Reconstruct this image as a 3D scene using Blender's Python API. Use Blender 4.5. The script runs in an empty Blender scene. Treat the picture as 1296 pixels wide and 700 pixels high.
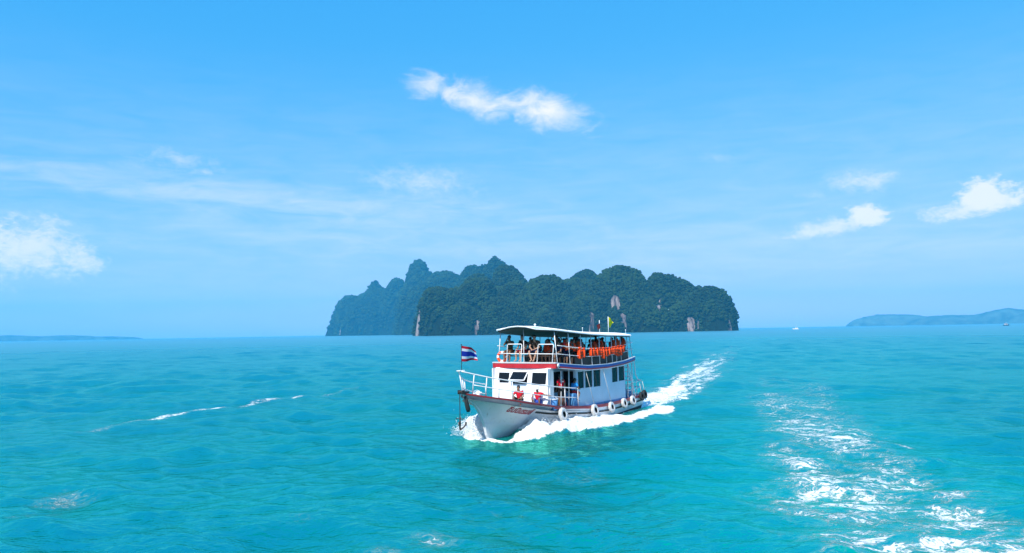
import bpy, bmesh, math, random
import numpy as np
from mathutils import Vector, Matrix, Euler
R = math.radians
SC = bpy.context.scene
COL = SC.collection
random.seed(11)

# ------------------------------------------------------------------ camera
EYE = 5.4
cam_data = bpy.data.cameras.new('camera'); cam = bpy.data.objects.new('camera', cam_data)
COL.objects.link(cam); SC.camera = cam
cam_data.sensor_width = 36.0
cam_data.lens = 950.0 / 1296.0 * 36.0
cam_data.clip_end = 40000.0
cam_data.clip_start = 0.1
cam.matrix_world = (Matrix.Translation((0, 0, EYE)) @ Matrix.Rotation(R(90) + math.atan(70 / 950), 4, 'X')
                    @ Matrix.Rotation(R(-1.017), 4, 'Z'))

# ------------------------------------------------------------------ render look
SC.render.engine = 'CYCLES'
SC.cycles.use_denoising = True
try:
    SC.cycles.denoiser = 'OPENIMAGEDENOISE'
except Exception:
    pass
SC.cycles.max_bounces = 6
SC.cycles.volume_bounces = 1
SC.cycles.diffuse_bounces = 3
SC.cycles.glossy_bounces = 3
SC.cycles.caustics_reflective = False
SC.cycles.caustics_refractive = False
SC.cycles.sample_clamp_indirect = 6.0
SC.view_settings.view_transform = 'Standard'
SC.view_settings.look = 'None'
SC.view_settings.gamma = 1.0
SC.view_settings.use_curve_mapping = False
SC.view_settings.exposure = 0.5

# ------------------------------------------------------------------ node helper
class NT:
    def __init__(s, tree):
        s.t = tree; s.n = tree.nodes; s.l = tree.links
    def node(s, typ, **kw):
        n = s.n.new(typ)
        for k, v in kw.items(): setattr(n, k, v)
        return n
    def put(s, sock, v):
        if hasattr(v, 'is_output') or isinstance(v, bpy.types.NodeSocket): s.l.new(v, sock)
        elif v is not None: sock.default_value = v
    def m(s, op, a, b=None, c=None, clamp=False):
        n = s.node('ShaderNodeMath', operation=op, use_clamp=clamp)
        s.put(n.inputs[0], a); s.put(n.inputs[1], b)
        if c is not None: s.put(n.inputs[2], c)
        return n.outputs[0]
    def vm(s, op, a, b=None, scale=None):
        n = s.node('ShaderNodeVectorMath', operation=op)
        s.put(n.inputs[0], a); s.put(n.inputs[1], b)
        if scale is not None: s.put(n.inputs['Scale'], scale)
        return n.outputs['Value'] if op in ('LENGTH', 'DOT_PRODUCT', 'DISTANCE') else n.outputs[0]
    def ss(s, v, a, b, o0=0.0, o1=1.0):
        n = s.node('ShaderNodeMapRange', interpolation_type='SMOOTHSTEP')
        s.put(n.inputs['Value'], v); s.put(n.inputs['From Min'], a); s.put(n.inputs['From Max'], b)
        s.put(n.inputs['To Min'], o0); s.put(n.inputs['To Max'], o1)
        return n.outputs[0]
    def mix(s, f, a, b, blend='MIX'):
        n = s.node('ShaderNodeMix', data_type='RGBA', blend_type=blend)
        s.put(n.inputs['Factor'], f); s.put(n.inputs['A'] if False else n.inputs[6], a); s.put(n.inputs[7], b)
        return n.outputs[2]
    def noise(s, vec, scale, detail=4.0, rough=0.55, dist=0.0, color=False):
        n = s.node('ShaderNodeTexNoise')
        s.put(n.inputs['Vector'], vec); s.put(n.inputs['Scale'], scale); s.put(n.inputs['Detail'], detail)
        s.put(n.inputs['Roughness'], rough); s.put(n.inputs['Distortion'], dist)
        return n.outputs['Color'] if color else n.outputs['Fac']
    def sep(s, v):
        n = s.node('ShaderNodeSeparateXYZ'); s.put(n.inputs[0], v); return n.outputs
    def comb(s, x, y, z):
        n = s.node('ShaderNodeCombineXYZ'); s.put(n.inputs[0], x); s.put(n.inputs[1], y); s.put(n.inputs[2], z); return n.outputs[0]

# ------------------------------------------------------------------ sun and sky
SUN_EL = 46.0; SUN_AZ = 205.0                       # azimuth clockwise from +Y: behind the viewer's left shoulder
to_sun = Vector((math.sin(R(SUN_AZ)) * math.cos(R(SUN_EL)), math.cos(R(SUN_AZ)) * math.cos(R(SUN_EL)), math.sin(R(SUN_EL))))
sun_data = bpy.data.lights.new('sun', 'SUN'); sun = bpy.data.objects.new('sun', sun_data); COL.objects.link(sun)
sun_data.energy = 4.5; sun_data.angle = R(0.5); sun_data.color = (1.0, 0.95, 0.88)
sun.rotation_euler = (-to_sun).to_track_quat('-Z', 'Y').to_euler()
sun.location = (0, 0, 60)

world = bpy.data.worlds.new('World'); SC.world = world; world.use_nodes = True
w = NT(world.node_tree); w.n.clear()
sky = w.node('ShaderNodeTexSky', sky_type='NISHITA')
sky.sun_disc = False; sky.sun_elevation = R(SUN_EL); sky.sun_rotation = R(SUN_AZ)
sky.altitude = 0.0; sky.air_density = 1.0; sky.dust_density = 0.6; sky.ozone_density = 2.0
# one grade over the whole sky, as the photograph's vivid processing: per channel gain * value ^ power
sr = w.node('ShaderNodeSeparateColor'); w.l.new(sky.outputs[0], sr.inputs[0])
cr = w.node('ShaderNodeCombineColor')
for k_, (g_, e_) in enumerate(((0.47, 1.42), (0.485, 0.42), (0.71, 0.12))):
    w.l.new(w.m('MULTIPLY', w.m('POWER', w.m('MULTIPLY', sr.outputs[k_], 0.15), e_), g_ / 0.15), cr.inputs[k_])
skycol = cr.outputs[0]
dirv = w.node('ShaderNodeTexCoord').outputs['Generated']
dx, dy, dz = w.sep(dirv)
AZ = w.m('MULTIPLY', w.m('ARCTAN2', dx, dy), 180 / math.pi)
EL = w.m('MULTIPLY', w.m('ARCSINE', dz), 180 / math.pi)
# turbulence that frays the clouds, in degrees of sky
sk = w.comb(AZ, w.m('MULTIPLY', EL, 1.7), 0.0)
t1 = w.m('SUBTRACT', w.noise(sk, 0.55, 7.0, 0.62, 0.6), 0.5)
t2 = w.m('SUBTRACT', w.noise(w.vm('ADD', sk, (31.0, 7.0, 3.0)), 1.9, 6.0, 0.66, 0.4), 0.5)
sk2 = w.comb(w.m('MULTIPLY', AZ, 0.25), w.m('MULTIPLY', EL, 1.3), 5.0)
t3 = w.m('SUBTRACT', w.noise(sk2, 0.8, 6.0, 0.6, 0.5), 0.5)
tA = w.m('ADD', w.m('SUBTRACT', w.noise(w.vm('ADD', sk, (4.0, 11.0, 0.0)), 0.42, 5.0, 0.50, 0.9), 0.5), w.m('MULTIPLY', t2, 0.28))
def cloud(az, el, ra, re, slope, puff, soft, dens, tex=None, flat=0.0):
    """an elliptical bank of cloud round (az, el): ra, re radii in degrees, slope its tilt, flat sharpens its base"""
    u = w.m('SUBTRACT', AZ, az)
    v = w.m('SUBTRACT', w.m('SUBTRACT', EL, el), w.m('MULTIPLY', u, slope))
    if flat:
        v = w.m('MULTIPLY', v, w.m('ADD', 1.0, w.m('MULTIPLY', w.m('LESS_THAN', v, 0.0), flat)))
    un = w.m('DIVIDE', u, ra); vn = w.m('DIVIDE', v, re)
    r = w.m('SQRT', w.m('ADD', w.m('MULTIPLY', un, un), w.m('MULTIPLY', vn, vn)))
    q = w.m('ADD', w.m('SUBTRACT', 1.0, r), w.m('MULTIPLY', tex or w.m('ADD', t1, w.m('MULTIPLY', t2, 0.7)), puff))
    return w.m('MULTIPLY', w.ss(q, 0.0, soft), dens)
banks = [
    cloud(-5.9, 18.4, 2.9, 1.25, -0.10, 1.5, 1.4, 1.0, tA),
    cloud(-2.0, 17.4, 4.4, 1.65, -0.17, 1.5, 1.2, 1.0, tA),
    cloud(3.0, 16.6, 4.1, 1.9, -0.24, 1.4, 1.1, 1.0, tA),
    cloud(-32.7, 6.0, 4.3, 2.4, -0.14, 1.5, 1.0, 0.82),
    cloud(-35.0, 5.5, 3.4, 3.0, 0.0, 1.5, 1.1, 0.75),
    cloud(-30.2, 5.2, 2.0, 1.2, 0.0, 1.6, 1.1, 0.6),
    cloud(25.5, 7.35, 1.7, 1.25, 0.0, 1.3, 0.6, 0.95, flat=0.6),
    cloud(23.2, 6.8, 4.0, 0.95, 0.10, 1.5, 1.0, 0.8, flat=0.4),
    cloud(32.7, 7.95, 2.1, 1.75, 0.0, 1.3, 0.6, 0.95, flat=1.0),
    cloud(32.2, 7.5, 4.8, 1.0, 0.08, 1.5, 0.9, 0.85, flat=0.4),
    cloud(25.3, 9.95, 3.0, 1.05, 0.0, 1.5, 1.3, 0.65),
    cloud(22.3, 9.3, 1.7, 0.45, 0.0, 2.2, 1.6, 0.35),
    cloud(-6.8, 11.4, 5.6, 1.5, -0.06, 1.5, 1.7, 0.70),
    cloud(-24.0, 12.3, 3.4, 1.0, -0.12, 2.2, 1.8, 0.45),
    cloud(-22.5, 11.6, 1.1, 0.35, -0.08, 2.0, 1.2, 0.40),
    cloud(15.5, 12.5, 1.8, 0.5, 0.0, 2.2, 2.0, 0.25),
    cloud(-18.0, 10.0, 27.0, 1.7, -0.055, 1.5, 1.7, 0.58, t3),
    cloud(-12.0, 7.2, 30.0, 2.2, -0.02, 1.4, 2.2, 0.44, t3), cloud(18.0, 6.0, 26.0, 3.4, 0.0, 1.2, 2.4, 0.42, t3),
    cloud(12.5, 4.9, 9.0, 1.1, 0.0, 1.6, 2.0, 0.22, t3),
    cloud(29.0, 5.2, 7.5, 1.7, 0.0, 1.4, 2.2, 0.25, t3),
    cloud(-62.0, 14.0, 9.0, 2.4, 0.1, 2.6, 1.0, 0.8), cloud(66.0, 11.0, 8.0, 2.0, -0.1, 2.6, 1.0, 0.8),
    cloud(120.0, 16.0, 12.0, 3.0, 0.1, 2.6, 1.0, 0.8), cloud(-130.0, 12.0, 11.0, 2.5, 0.0, 2.6, 1.0, 0.8),
]
cl = banks[0]
for b in banks[1:]:
    cl = w.m('SUBTRACT', 1.0, w.m('MULTIPLY', w.m('SUBTRACT', 1.0, cl), w.m('SUBTRACT', 1.0, b)))
# a thin, high veil all round the lower sky
veil = w.m('MULTIPLY', w.m('MULTIPLY', w.ss(EL, -4.0, 6.0), w.ss(EL, 22.0, 8.0)), w.m('ADD', 0.125, w.m('MULTIPLY', t3, 0.32), clamp=True))
cl = w.m('SUBTRACT', 1.0, w.m('MULTIPLY', w.m('SUBTRACT', 1.0, w.m('MULTIPLY', cl, 0.92)), w.m('SUBTRACT', 1.0, veil)))
CLOUD_COL = (5.35, 5.1, 5.5, 1.0)
skyc = w.mix(cl, skycol, CLOUD_COL)
bg = w.node('ShaderNodeBackground'); bg.inputs['Strength'].default_value = 0.15
w.l.new(skyc, bg.inputs['Color'])
wo = w.node('ShaderNodeOutputWorld'); w.l.new(bg.outputs[0], wo.inputs['Surface'])

# ------------------------------------------------------------------ object helpers
def tag(o, label=None, cat=None, group=None, kind=None):
    if label: o['label'] = label
    if cat: o['category'] = cat
    if group: o['group'] = group
    if kind: o['kind'] = kind
    return o
def link_mesh(name, me, mat=None, parent=None, smooth=False):
    o = bpy.data.objects.new(name, me); COL.objects.link(o)
    if mat is not None:
        for m_ in (mat if isinstance(mat, (list, tuple)) else [mat]): me.materials.append(m_)
    if parent is not None: o.parent = parent
    if smooth:
        me.polygons.foreach_set('use_smooth', [True] * len(me.polygons)); me.update()
    return o
def np_mesh(name, verts, quads):
    """fast mesh from arrays: verts (n,3), faces (m,k) all of one size"""
    me = bpy.data.meshes.new(name)
    verts = np.asarray(verts, np.float32); quads = np.asarray(quads, np.int32)
    k = quads.shape[1]
    me.vertices.add(len(verts)); me.vertices.foreach_set('co', verts.ravel())
    me.loops.add(quads.size); me.loops.foreach_set('vertex_index', quads.ravel())
    me.polygons.add(len(quads)); me.polygons.foreach_set('loop_start', np.arange(0, quads.size, k, dtype=np.int32))
    try:
        me.polygons.foreach_set('loop_total', np.full(len(quads), k, np.int32))
    except Exception:
        pass
    me.update(calc_edges=True); me.validate()
    return me
def attr(me, name, vals):
    a = me.attributes.new(name, 'FLOAT', 'POINT'); a.data.foreach_set('value', np.asarray(vals, np.float32))

class MB:
    """collects shapes; build() links them as ONE mesh object"""
    def __init__(s): s.v = []; s.f = []; s.mi = []; s.cur = 0
    def add(s, vs, fs):
        o = len(s.v); s.v += [tuple(v) for v in vs]; s.f += [tuple(i + o for i in f) for f in fs]; s.mi += [s.cur] * len(fs)
        return s
    def box(s, c, size, rot=None, bev=0.0):
        x, y, z = (k / 2 for k in size)
        if bev <= 0:
            vs = [(sx * x, sy * y, sz * z) for sx in (-1, 1) for sy in (-1, 1) for sz in (-1, 1)]
            fs = [(0, 1, 3, 2), (4, 6, 7, 5), (0, 4, 5, 1), (2, 3, 7, 6), (0, 2, 6, 4), (1, 5, 7, 3)]
        else:
            b = min(bev, x * .9, y * .9, z * .9); vs = []; idx = {}
            for sx in (-1, 1):
                for sy in (-1, 1):
                    for sz in (-1, 1):
                        for ax in range(3):
                            p = [sx * (x - b), sy * (y - b), sz * (z - b)]; p[ax] += (sx, sy, sz)[ax] * b
                            idx[(sx, sy, sz, ax)] = len(vs); vs.append(tuple(p))
            fs = []
            for ax in range(3):
                a, c2 = [k for k in range(3) if k != ax]
                for sg in (-1, 1):
                    q = []
                    for (p, r) in ((-1, -1), (1, -1), (1, 1), (-1, 1)):
                        k = [0, 0, 0]; k[ax] = sg; k[a] = p; k[c2] = r; q.append(idx[(*k, ax)])
                    if (sg > 0) == (ax == 1): q = q[::-1]
                    fs.append(tuple(q))
            for ax in range(3):
                a, c2 = [k for k in range(3) if k != ax]
                for p in (-1, 1):
                    for r in (-1, 1):
                        k0 = [0, 0, 0]; k0[ax] = -1; k0[a] = p; k0[c2] = r; k1 = list(k0); k1[ax] = 1
                        fs.append((idx[(*k0, a)], idx[(*k1, a)], idx[(*k1, c2)], idx[(*k0, c2)]))
            for sx in (-1, 1):
                for sy in (-1, 1):
                    for sz in (-1, 1): fs.append(tuple(idx[(sx, sy, sz, ax)] for ax in range(3)))
        if rot is not None: vs = [rot @ Vector(v) for v in vs]
        return s.add([(v[0] + c[0], v[1] + c[1], v[2] + c[2]) for v in vs], fs)
    def tube(s, pts, r, n=8, closed=False, cap=True):
        pts = [Vector(p) for p in pts]; k = len(pts); rs = r if isinstance(r, (list, tuple)) else [r] * k
        vs = []; fs = []; up0 = None
        for i, p in enumerate(pts):
            a = pts[(i - 1) % k] if (closed or i) else p; b = pts[(i + 1) % k] if (closed or i < k - 1) else p
            d = (b - a); d = d.normalized() if d.length > 1e-9 else Vector((0, 0, 1))
            if up0 is None: up0 = Vector((0, 0, 1)) if abs(d.z) < .9 else Vector((1, 0, 0))
            e1 = d.cross(up0)
            if e1.length < 1e-4: e1 = d.cross(Vector((0.3, 1, 0.2)))
            e1.normalize(); e2 = d.cross(e1); up0 = -e2 if False else up0
            for j in range(n):
                t = 2 * math.pi * j / n; vs.append(p + (e1 * math.cos(t) + e2 * math.sin(t)) * rs[i])
        for i in range(k if closed else k - 1):
            for j in range(n):
                a, b = i * n + j, i * n + (j + 1) % n; i2 = (i + 1) % k
                fs.append((a, b, i2 * n + (j + 1) % n, i2 * n + j))
        if cap and not closed: fs += [tuple(range(n - 1, -1, -1)), tuple((k - 1) * n + j for j in range(n))]
        return s.add(vs, fs)
    def lathe(s, prof, n=20, mat=None):
        """prof: (radius, z) pairs turned about z, then moved by mat"""
        vs = [(r * math.cos(2 * math.pi * j / n), r * math.sin(2 * math.pi * j / n), z) for r, z in prof for j in range(n)]
        fs = [(i * n + j, i * n + (j + 1) % n, (i + 1) * n + (j + 1) % n, (i + 1) * n + j) for i in range(len(prof) - 1) for j in range(n)]
        if mat is not None: vs = [mat @ Vector(v) for v in vs]
        return s.add(vs, fs)
    def grid(s, P, closed_u=False):
        """P: rows of points"""
        n = len(P[0]); vs = [p for row in P for p in row]
        fs = [(i * n + j, i * n + j + 1, (i + 1) * n + j + 1, (i + 1) * n + j) for i in range(len(P) - 1) for j in range(n - 1)]
        return s.add(vs, fs)
    def pillow(s, c, half, rot=None, e=0.55, nu=12, nv=8):
        """rounded cushion (superellipsoid)"""
        def pw(x, p): return math.copysign(abs(x) ** p, x)
        vs = []; fs = []
        for i in range(nv + 1):
            ph = -math.pi / 2 + math.pi * i / nv
            for j in range(nu):
                th = 2 * math.pi * j / nu
                v = Vector((half[0] * pw(math.cos(ph), e) * pw(math.cos(th), e), half[1] * pw(math.cos(ph), e) * pw(math.sin(th), e), half[2] * pw(math.sin(ph), e)))
                vs.append((rot @ v if rot is not None else v) + Vector(c))
        for i in range(nv):
            for j in range(nu): fs.append((i * nu + j, i * nu + (j + 1) % nu, (i + 1) * nu + (j + 1) % nu, (i + 1) * nu + j))
        return s.add(vs, fs)
    def mesh(s, name):
        me = bpy.data.meshes.new(name); me.from_pydata([tuple(v) for v in s.v], [], s.f)
        if max(s.mi, default=0) > 0: me.polygons.foreach_set('material_index', s.mi)
        bm = bmesh.new(); bm.from_mesh(me); bmesh.ops.recalc_face_normals(bm, faces=bm.faces); bm.to_mesh(me); bm.free()
        me.update(); return me
    def build(s, name, mat, parent=None, smooth=False):
        return link_mesh(name, s.mesh(name), mat, parent, smooth)

def vnoise(x, y, seed=0):
    """smooth lattice noise in [-1, 1]"""
    rs = np.random.RandomState(seed); T = rs.rand(256, 256) * 2 - 1
    xi = np.floor(x).astype(int); yi = np.floor(y).astype(int); fx = x - xi; fy = y - yi
    fx = fx * fx * (3 - 2 * fx); fy = fy * fy * (3 - 2 * fy)
    g = lambda a, b: T[a & 255, b & 255]
    return (g(xi, yi) * (1 - fx) + g(xi + 1, yi) * fx) * (1 - fy) + (g(xi, yi + 1) * (1 - fx) + g(xi + 1, yi + 1) * fx) * fy
def fbm(x, y, oct=4, seed=0, gain=0.5):
    s = 0; a = 1.0; t = 0
    for k in range(oct):
        s = s + a * vnoise(x * 2 ** k + 17.3 * k, y * 2 ** k - 9.1 * k, seed + k); t += a; a *= gain
    return s / t
def sstep(a, b, x):
    t = np.clip((x - a) / (b - a), 0, 1); return t * t * (3 - 2 * t)

# ------------------------------------------------------------------ materials
def pmat(name, col, rough=0.5, metal=0.0, var=0.0, vscale=4.0, spec=0.5, bump=0.0, bscale=30.0, streak=0.0, streak_col=(0.35, 0.2, 0.1)):
    """painted or plain surface: base colour with uneven patches, optional weather streaks and fine relief"""
    mt = bpy.data.materials.new(name); mt.use_nodes = True; t = NT(mt.node_tree); b = t.n['Principled BSDF']
    b.inputs['Roughness'].default_value = rough; b.inputs['Metallic'].default_value = metal; b.inputs['Specular IOR Level'].default_value = spec
    co = t.node('ShaderNodeTexCoord').outputs['Object']
    c = (*col, 1.0)
    if var > 0:
        n = t.noise(co, vscale, 5.0, 0.6)
        lo = tuple(k * (1 - var) for k in col) + (1,); hi = tuple(min(1, k * (1 + var * .6)) for k in col) + (1,)
        c = t.mix(t.ss(n, 0.3, 0.7), lo, hi)
    if streak > 0:
        mp = t.vm('MULTIPLY', co, (5.0, 5.0, 0.7))
        f = t.m('MULTIPLY', t.ss(t.noise(mp, 1.6, 5.0, 0.65), 0.56, 0.75), streak)
        c = t.mix(f, c, (*streak_col, 1.0))
    t.put(b.inputs['Base Color'], c)
    if bump > 0:
        bn = t.node('ShaderNodeBump'); bn.inputs['Strength'].default_value = bump; bn.inputs['Distance'].default_value = 0.01
        t.l.new(t.noise(co, bscale, 4.0), bn.inputs['Height']); t.l.new(bn.outputs[0], b.inputs['Normal'])
    return mt

# ------------------------------------------------------------------ where the tour boat lies
BOAT_HEAD = R(33.0)
BC = Vector((3.40, 46.66, 0.0)); BF = Vector((-math.sin(BOAT_HEAD), -math.cos(BOAT_HEAD), 0)); BP = Vector((math.cos(BOAT_HEAD), -math.sin(BOAT_HEAD), 0))
BROT = math.atan2(BF.y, BF.x)
def bw(x, y, z): return BC + BF * x + BP * y + Vector((0, 0, z))      # boat frame (forward, port, up) to world

# ------------------------------------------------------------------ the sea: one sheet of real waves
def polyline_field(X, Y, pts):
    """distance to a polyline and the position along it (0..1)"""
    best = np.full(X.shape, 1e9); par = np.zeros(X.shape); n = len(pts) - 1
    for i in range(n):
        ax, ay = pts[i]; bx, by = pts[i + 1]; ux, uy = bx - ax, by - ay; L2 = ux * ux + uy * uy
        t = np.clip(((X - ax) * ux + (Y - ay) * uy) / L2, 0, 1)
        d = np.hypot(X - ax - t * ux, Y - ay - t * uy); k = d < best
        best = np.where(k, d, best); par = np.where(k, (i + t) / n, par)
    return best, par
ang = np.concatenate([np.linspace(-180, -48, 34)[:-1], np.linspace(-48, -39, 40)[:-1], np.linspace(-39, 39, 680), np.linspace(39, 48, 40)[1:], np.linspace(48, 180, 34)[1:-1]])
rad = [0.6]
while rad[-1] < 8900: 
    r0 = rad[-1]; rad.append(r0 + (max(0.09, 0.0048 * r0) if 11 < r0 < 420 else (0.6 if r0 < 11 else 0.03 * r0)))
rad = np.array(rad); NR, NA = len(rad), len(ang)
RR, AA = np.meshgrid(rad, np.radians(ang), indexing='ij')
SX = RR * np.sin(AA); SY = RR * np.cos(AA)
cell = np.maximum(np.gradient(rad)[:, None] * np.ones_like(RR), RR * np.radians(0.115))
SZ = np.zeros_like(SX)
rng = np.random.RandomState(4)
gust = 0.75 + 0.45 * fbm(SX / 26, SY / 40, 3, 60)
GX = np.zeros_like(SX); GY = np.zeros_like(SX)
for k in range(46):
    lam = 0.7 * (16.0 / 0.7) ** (k / 45.0)
    th = R(205) + rng.normal(0, 0.62)
    kx, ky = math.sin(th) * 2 * math.pi / lam, math.cos(th) * 2 * math.pi / lam
    amp = (0.0118 if lam < 5 else 0.0100) * lam ** 0.80 * (0.6 + 0.8 * rng.rand())
    ph = rng.rand() * 6.28 + 1.2 * fbm(SX / (lam * 5), SY / (lam * 5), 2, 100 + k)
    fade = np.exp(-(cell / (0.30 * lam)) ** 2)
    a = amp * fade * gust; arg = kx * SX + ky * SY + ph
    SZ += a * np.cos(arg); GX -= 0.6 * a * kx / np.hypot(kx, ky) * np.sin(arg); GY -= 0.6 * a * ky / np.hypot(kx, ky) * np.sin(arg)
# boat frame of every sea point
LX = (SX - BC.x) * BF.x + (SY - BC.y) * BF.y; LY = (SX - BC.x) * BP.x + (SY - BC.y) * BP.y
def hullw(lx):                                                     # half-breadth of the hull at the water
    return np.interp(lx, [-7.6, -6, -2, 2, 4.5, 6.5, 8.0, 8.9], [1.55, 1.8, 2.02, 2.0, 1.6, 1.0, 0.35, 0.0])
near = np.exp(-((LX - 1) / 11) ** 4 - (LY / 7) ** 4)
SZ *= 1 - 0.35 * near
foam = np.zeros_like(SX); milk = np.zeros_like(SX); rise = np.zeros_like(SX)
lump = fbm(SX * 1.1, SY * 1.1, 4, 7); lump2 = fbm(SX * 2.6, SY * 2.6, 3, 27)
on = (LX < 9.6) & (LX > -9) & (np.abs(LY) < 9)
# breaking bow wave and the white band along both sides
for sgn in (1, -1):
    d = sgn * LY - hullw(np.clip(LX, -7.6, 8.9))
    back = 8.6 - LX
    width = np.interp(LX, [-9, -3, 2.3, 6.3, 8.0, 8.9, 9.5], [3.2, 2.8, 2.9, 2.9, 2.5, 1.7, 0.5]) * (1 + 0.26 * lump)
    body = (1 - sstep(0.62, 1.0, d / width)) * sstep(-9.3, -7.6, LX) * (1 - sstep(8.9, 9.5, LX)) * (d > -0.8)
    gap = sstep(0.0, 1.2, -LX - 1.0) * np.exp(-((d - 0.45) / 0.5) ** 2)             # clear water close to the after body
    f = np.clip(body * (1.0 - 0.75 * gap), 0, 1) * np.interp(LX, [-9, -2, 3, 9], [0.9, 0.95, 1.0, 1.0])
    foam = np.maximum(foam, np.where(on, f, 0))
    crest = np.interp(LX, [-9, -3, 2, 5, 7.0, 8.2, 9.2], [0.05, 0.12, 0.30, 0.55, 0.72, 0.62, 0.0])
    rise += np.where(on, crest * np.exp(-((d - 0.32 * width) / (0.42 * width + 0.05)) ** 2) * (1 + 0.55 * lump + 0.45 * lump2), 0)
# clear water just under the port bow flare, where the hull has thrown it aside
clear = np.exp(-((LX - 8.1) / 0.8) ** 4 - ((LY - 0.55) / 0.75) ** 4)
foam *= 1 - 0.9 * clear; rise *= 1 - 0.8 * clear
# trail astern, bending as the boat has turned
trail = [(7.9, 53.2), (10.5, 58.0), (14.5, 67.0), (20.0, 84.0), (27.5, 107.0), (44.0, 160.0), (75.0, 255.0), (150.0, 470.0)]
d, t = polyline_field(SX, SY, trail)
wd = np.interp(t, [0, .15, .3, .45, .6, .75, 1], [2.6, 3.4, 4.2, 5.2, 6.5, 9, 16])
ds = np.interp(t, [0, .12, .3, .45, .6, .75, 1], [0.98, 0.84, 0.70, 0.62, 0.54, 0.42, 0.1])
strk = vnoise((SX * .93 - SY * .37) * 1.15, (SX * .37 + SY * .93) * .09, 71) * .6 + vnoise((SX * .93 - SY * .37) * 2.7, (SX * .37 + SY * .93) * .22, 72) * .4      # streaks drawn out along the trail
tr = (1 - sstep(0.15, 1.2, d / wd * (1 + 0.3 * lump))) * ds * (LX < -6.5) * np.clip(0.98 + 0.36 * strk - .1 * (t > .1), 0.3, 1.1)
foam = np.maximum(foam, tr); milk = np.maximum(milk, (1 - sstep(0.6, 2.0, d / wd)) * 0.9 * (LX < -6))
rise += 0.10 * tr * (lump2 + 0.3)
# the wake of the boat the picture is taken from
own = [(10.4, 12.0), (10.5, 18.3), (11.2, 24.0), (12.8, 30.0), (15.5, 39.0), (21.0, 58.0), (33.0, 90.0), (70.0, 175.0), (190.0, 400.0)]
d, t = polyline_field(SX, SY, own)
wd = np.interp(t, [0, .2, .35, .5, .62, .75, 1], [6.4, 6.0, 5.4, 5.0, 6.2, 9.5, 30.0])
ds = np.interp(t, [0, .12, .25, .38, .5, .62, .75, 1], [0.57, 0.56, 0.53, 0.52, 0.51, 0.45, 0.32, 0.0])
patch = 0.96 + 0.36 * fbm(SX / 1.6, SY / 2.2, 3, 41)
foam = np.maximum(foam, (1 - sstep(0.25, 1.1, d / wd * (1 + 0.35 * lump))) * ds * np.clip(patch, 0.1, 1.06))
milk = np.maximum(milk, (1 - sstep(0.5, 2.0, d / wd)) * np.interp(t, [0, .5, 1], [1, .9, .5]))
d, t = polyline_field(SX, SY, [(9.5, 16.0), (12.5, 18.9), (15.5, 20.5)])
foam = np.maximum(foam, (1 - sstep(0.2, 1.0, d / 2.6)) * 0.50)
d, t = polyline_field(SX, SY, [(13.2, 35.5), (14.8, 36.6), (16.6, 36.2), (18.0, 34.6)])
foam = np.maximum(foam, (1 - sstep(0.15, 1.0, d / 0.55)) * 0.66 * (0.9 + 0.4 * vnoise(SX * .9, SY * .9, 15))); rise += 0.05 * np.exp(-(d / .6) ** 2)
# an old wave crest breaking off to the left, and its flecks
d, t = polyline_field(SX, SY, [(-27.5, 38.0), (-24.8, 45.7), (-23.8, 52.3), (-21.2, 57.8), (-18.0, 66.2), (-14.6, 77.6)])
edge = np.interp(t, [0, .2, .45, .8, 1], [0.1, 0.46, 0.60, 0.58, 0.30])
foam = np.maximum(foam, (1 - sstep(0.1, 1.0, d / (1.25 + 0.5 * lump))) * edge * (0.95 + 0.3 * vnoise(SX * .8, SY * .5, 5)))
rise += 0.13 * np.exp(-(d / 1.3) ** 2) * sstep(0, .3, t)
for px_, py_, rr_, dd_ in ((-15.1, 23.6, 1.4, .58), (-15.6, 26.2, 1.8, .54), (-2.2, 20.3, 1.3, .58), (-0.9, 22.3, 0.9, .52), (-3.4, 19.4, 0.9, .55), (2.6, 28.4, 2.2, .46), (1.8, 33.0, 2.2, .44), (-9.5, 34.0, 1.4, .42), (-6.5, 22.5, 1.6, .42)):
    foam = np.maximum(foam, np.exp(-((SX - px_) / rr_) ** 2 - ((SY - py_) / rr_) ** 2) * (dd_ - .09))
# divergent waves running off the bow and the viewer's own wake
for (ax, ay), (bx_, by_), amp, wid in (((-1.6, 38.5), (-16, 30), .07, 1.5), ((3.0, 38.0), (9.5, 31.0), .07, 1.2), ((-4, 30), (-22, 17), .09, 2.2), ((8.0, 38.0), (10.0, 60.0), .05, 1.5), ((-6, 24), (-16, 14), .07, 1.6)):
    d, t = polyline_field(SX, SY, [(ax, ay), (bx_, by_)])
    rise += amp * np.exp(-(d / wid) ** 2) * np.sin(np.pi * t) ** .5
SZ += rise
# hold the water out of the hull's hollow
ins = sstep(0.0, -0.35, np.abs(LY) - hullw(np.clip(LX, -7.6, 8.9))) * (LX < 9.0) * (LX > -7.7)
SZ = SZ * (1 - ins) - 0.25 * ins
far = sstep(300, 700, RR); SZ *= 1 - far
V = np.stack([SX + GX, SY + GY, SZ], -1).reshape(-1, 3)
i, j = np.meshgrid(np.arange(NR - 1), np.arange(NA), indexing='ij'); j2 = (j + 1) % NA
Q = np.stack([i * NA + j, i * NA + j2, (i + 1) * NA + j2, (i + 1) * NA + j], -1).reshape(-1, 4)[:, ::-1]
sea_me = np_mesh('sea', V, Q)
attr(sea_me, 'foam', foam.ravel()); attr(sea_me, 'milk', milk.ravel()); attr(sea_me, 'chop_tint', (np.clip(np.log(RR / 28.0) / np.log(900.0 / 28.0), 0, 1)).ravel())      # chop: unresolved waves as roughness; by distance it also colours the water and its reflections

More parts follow.
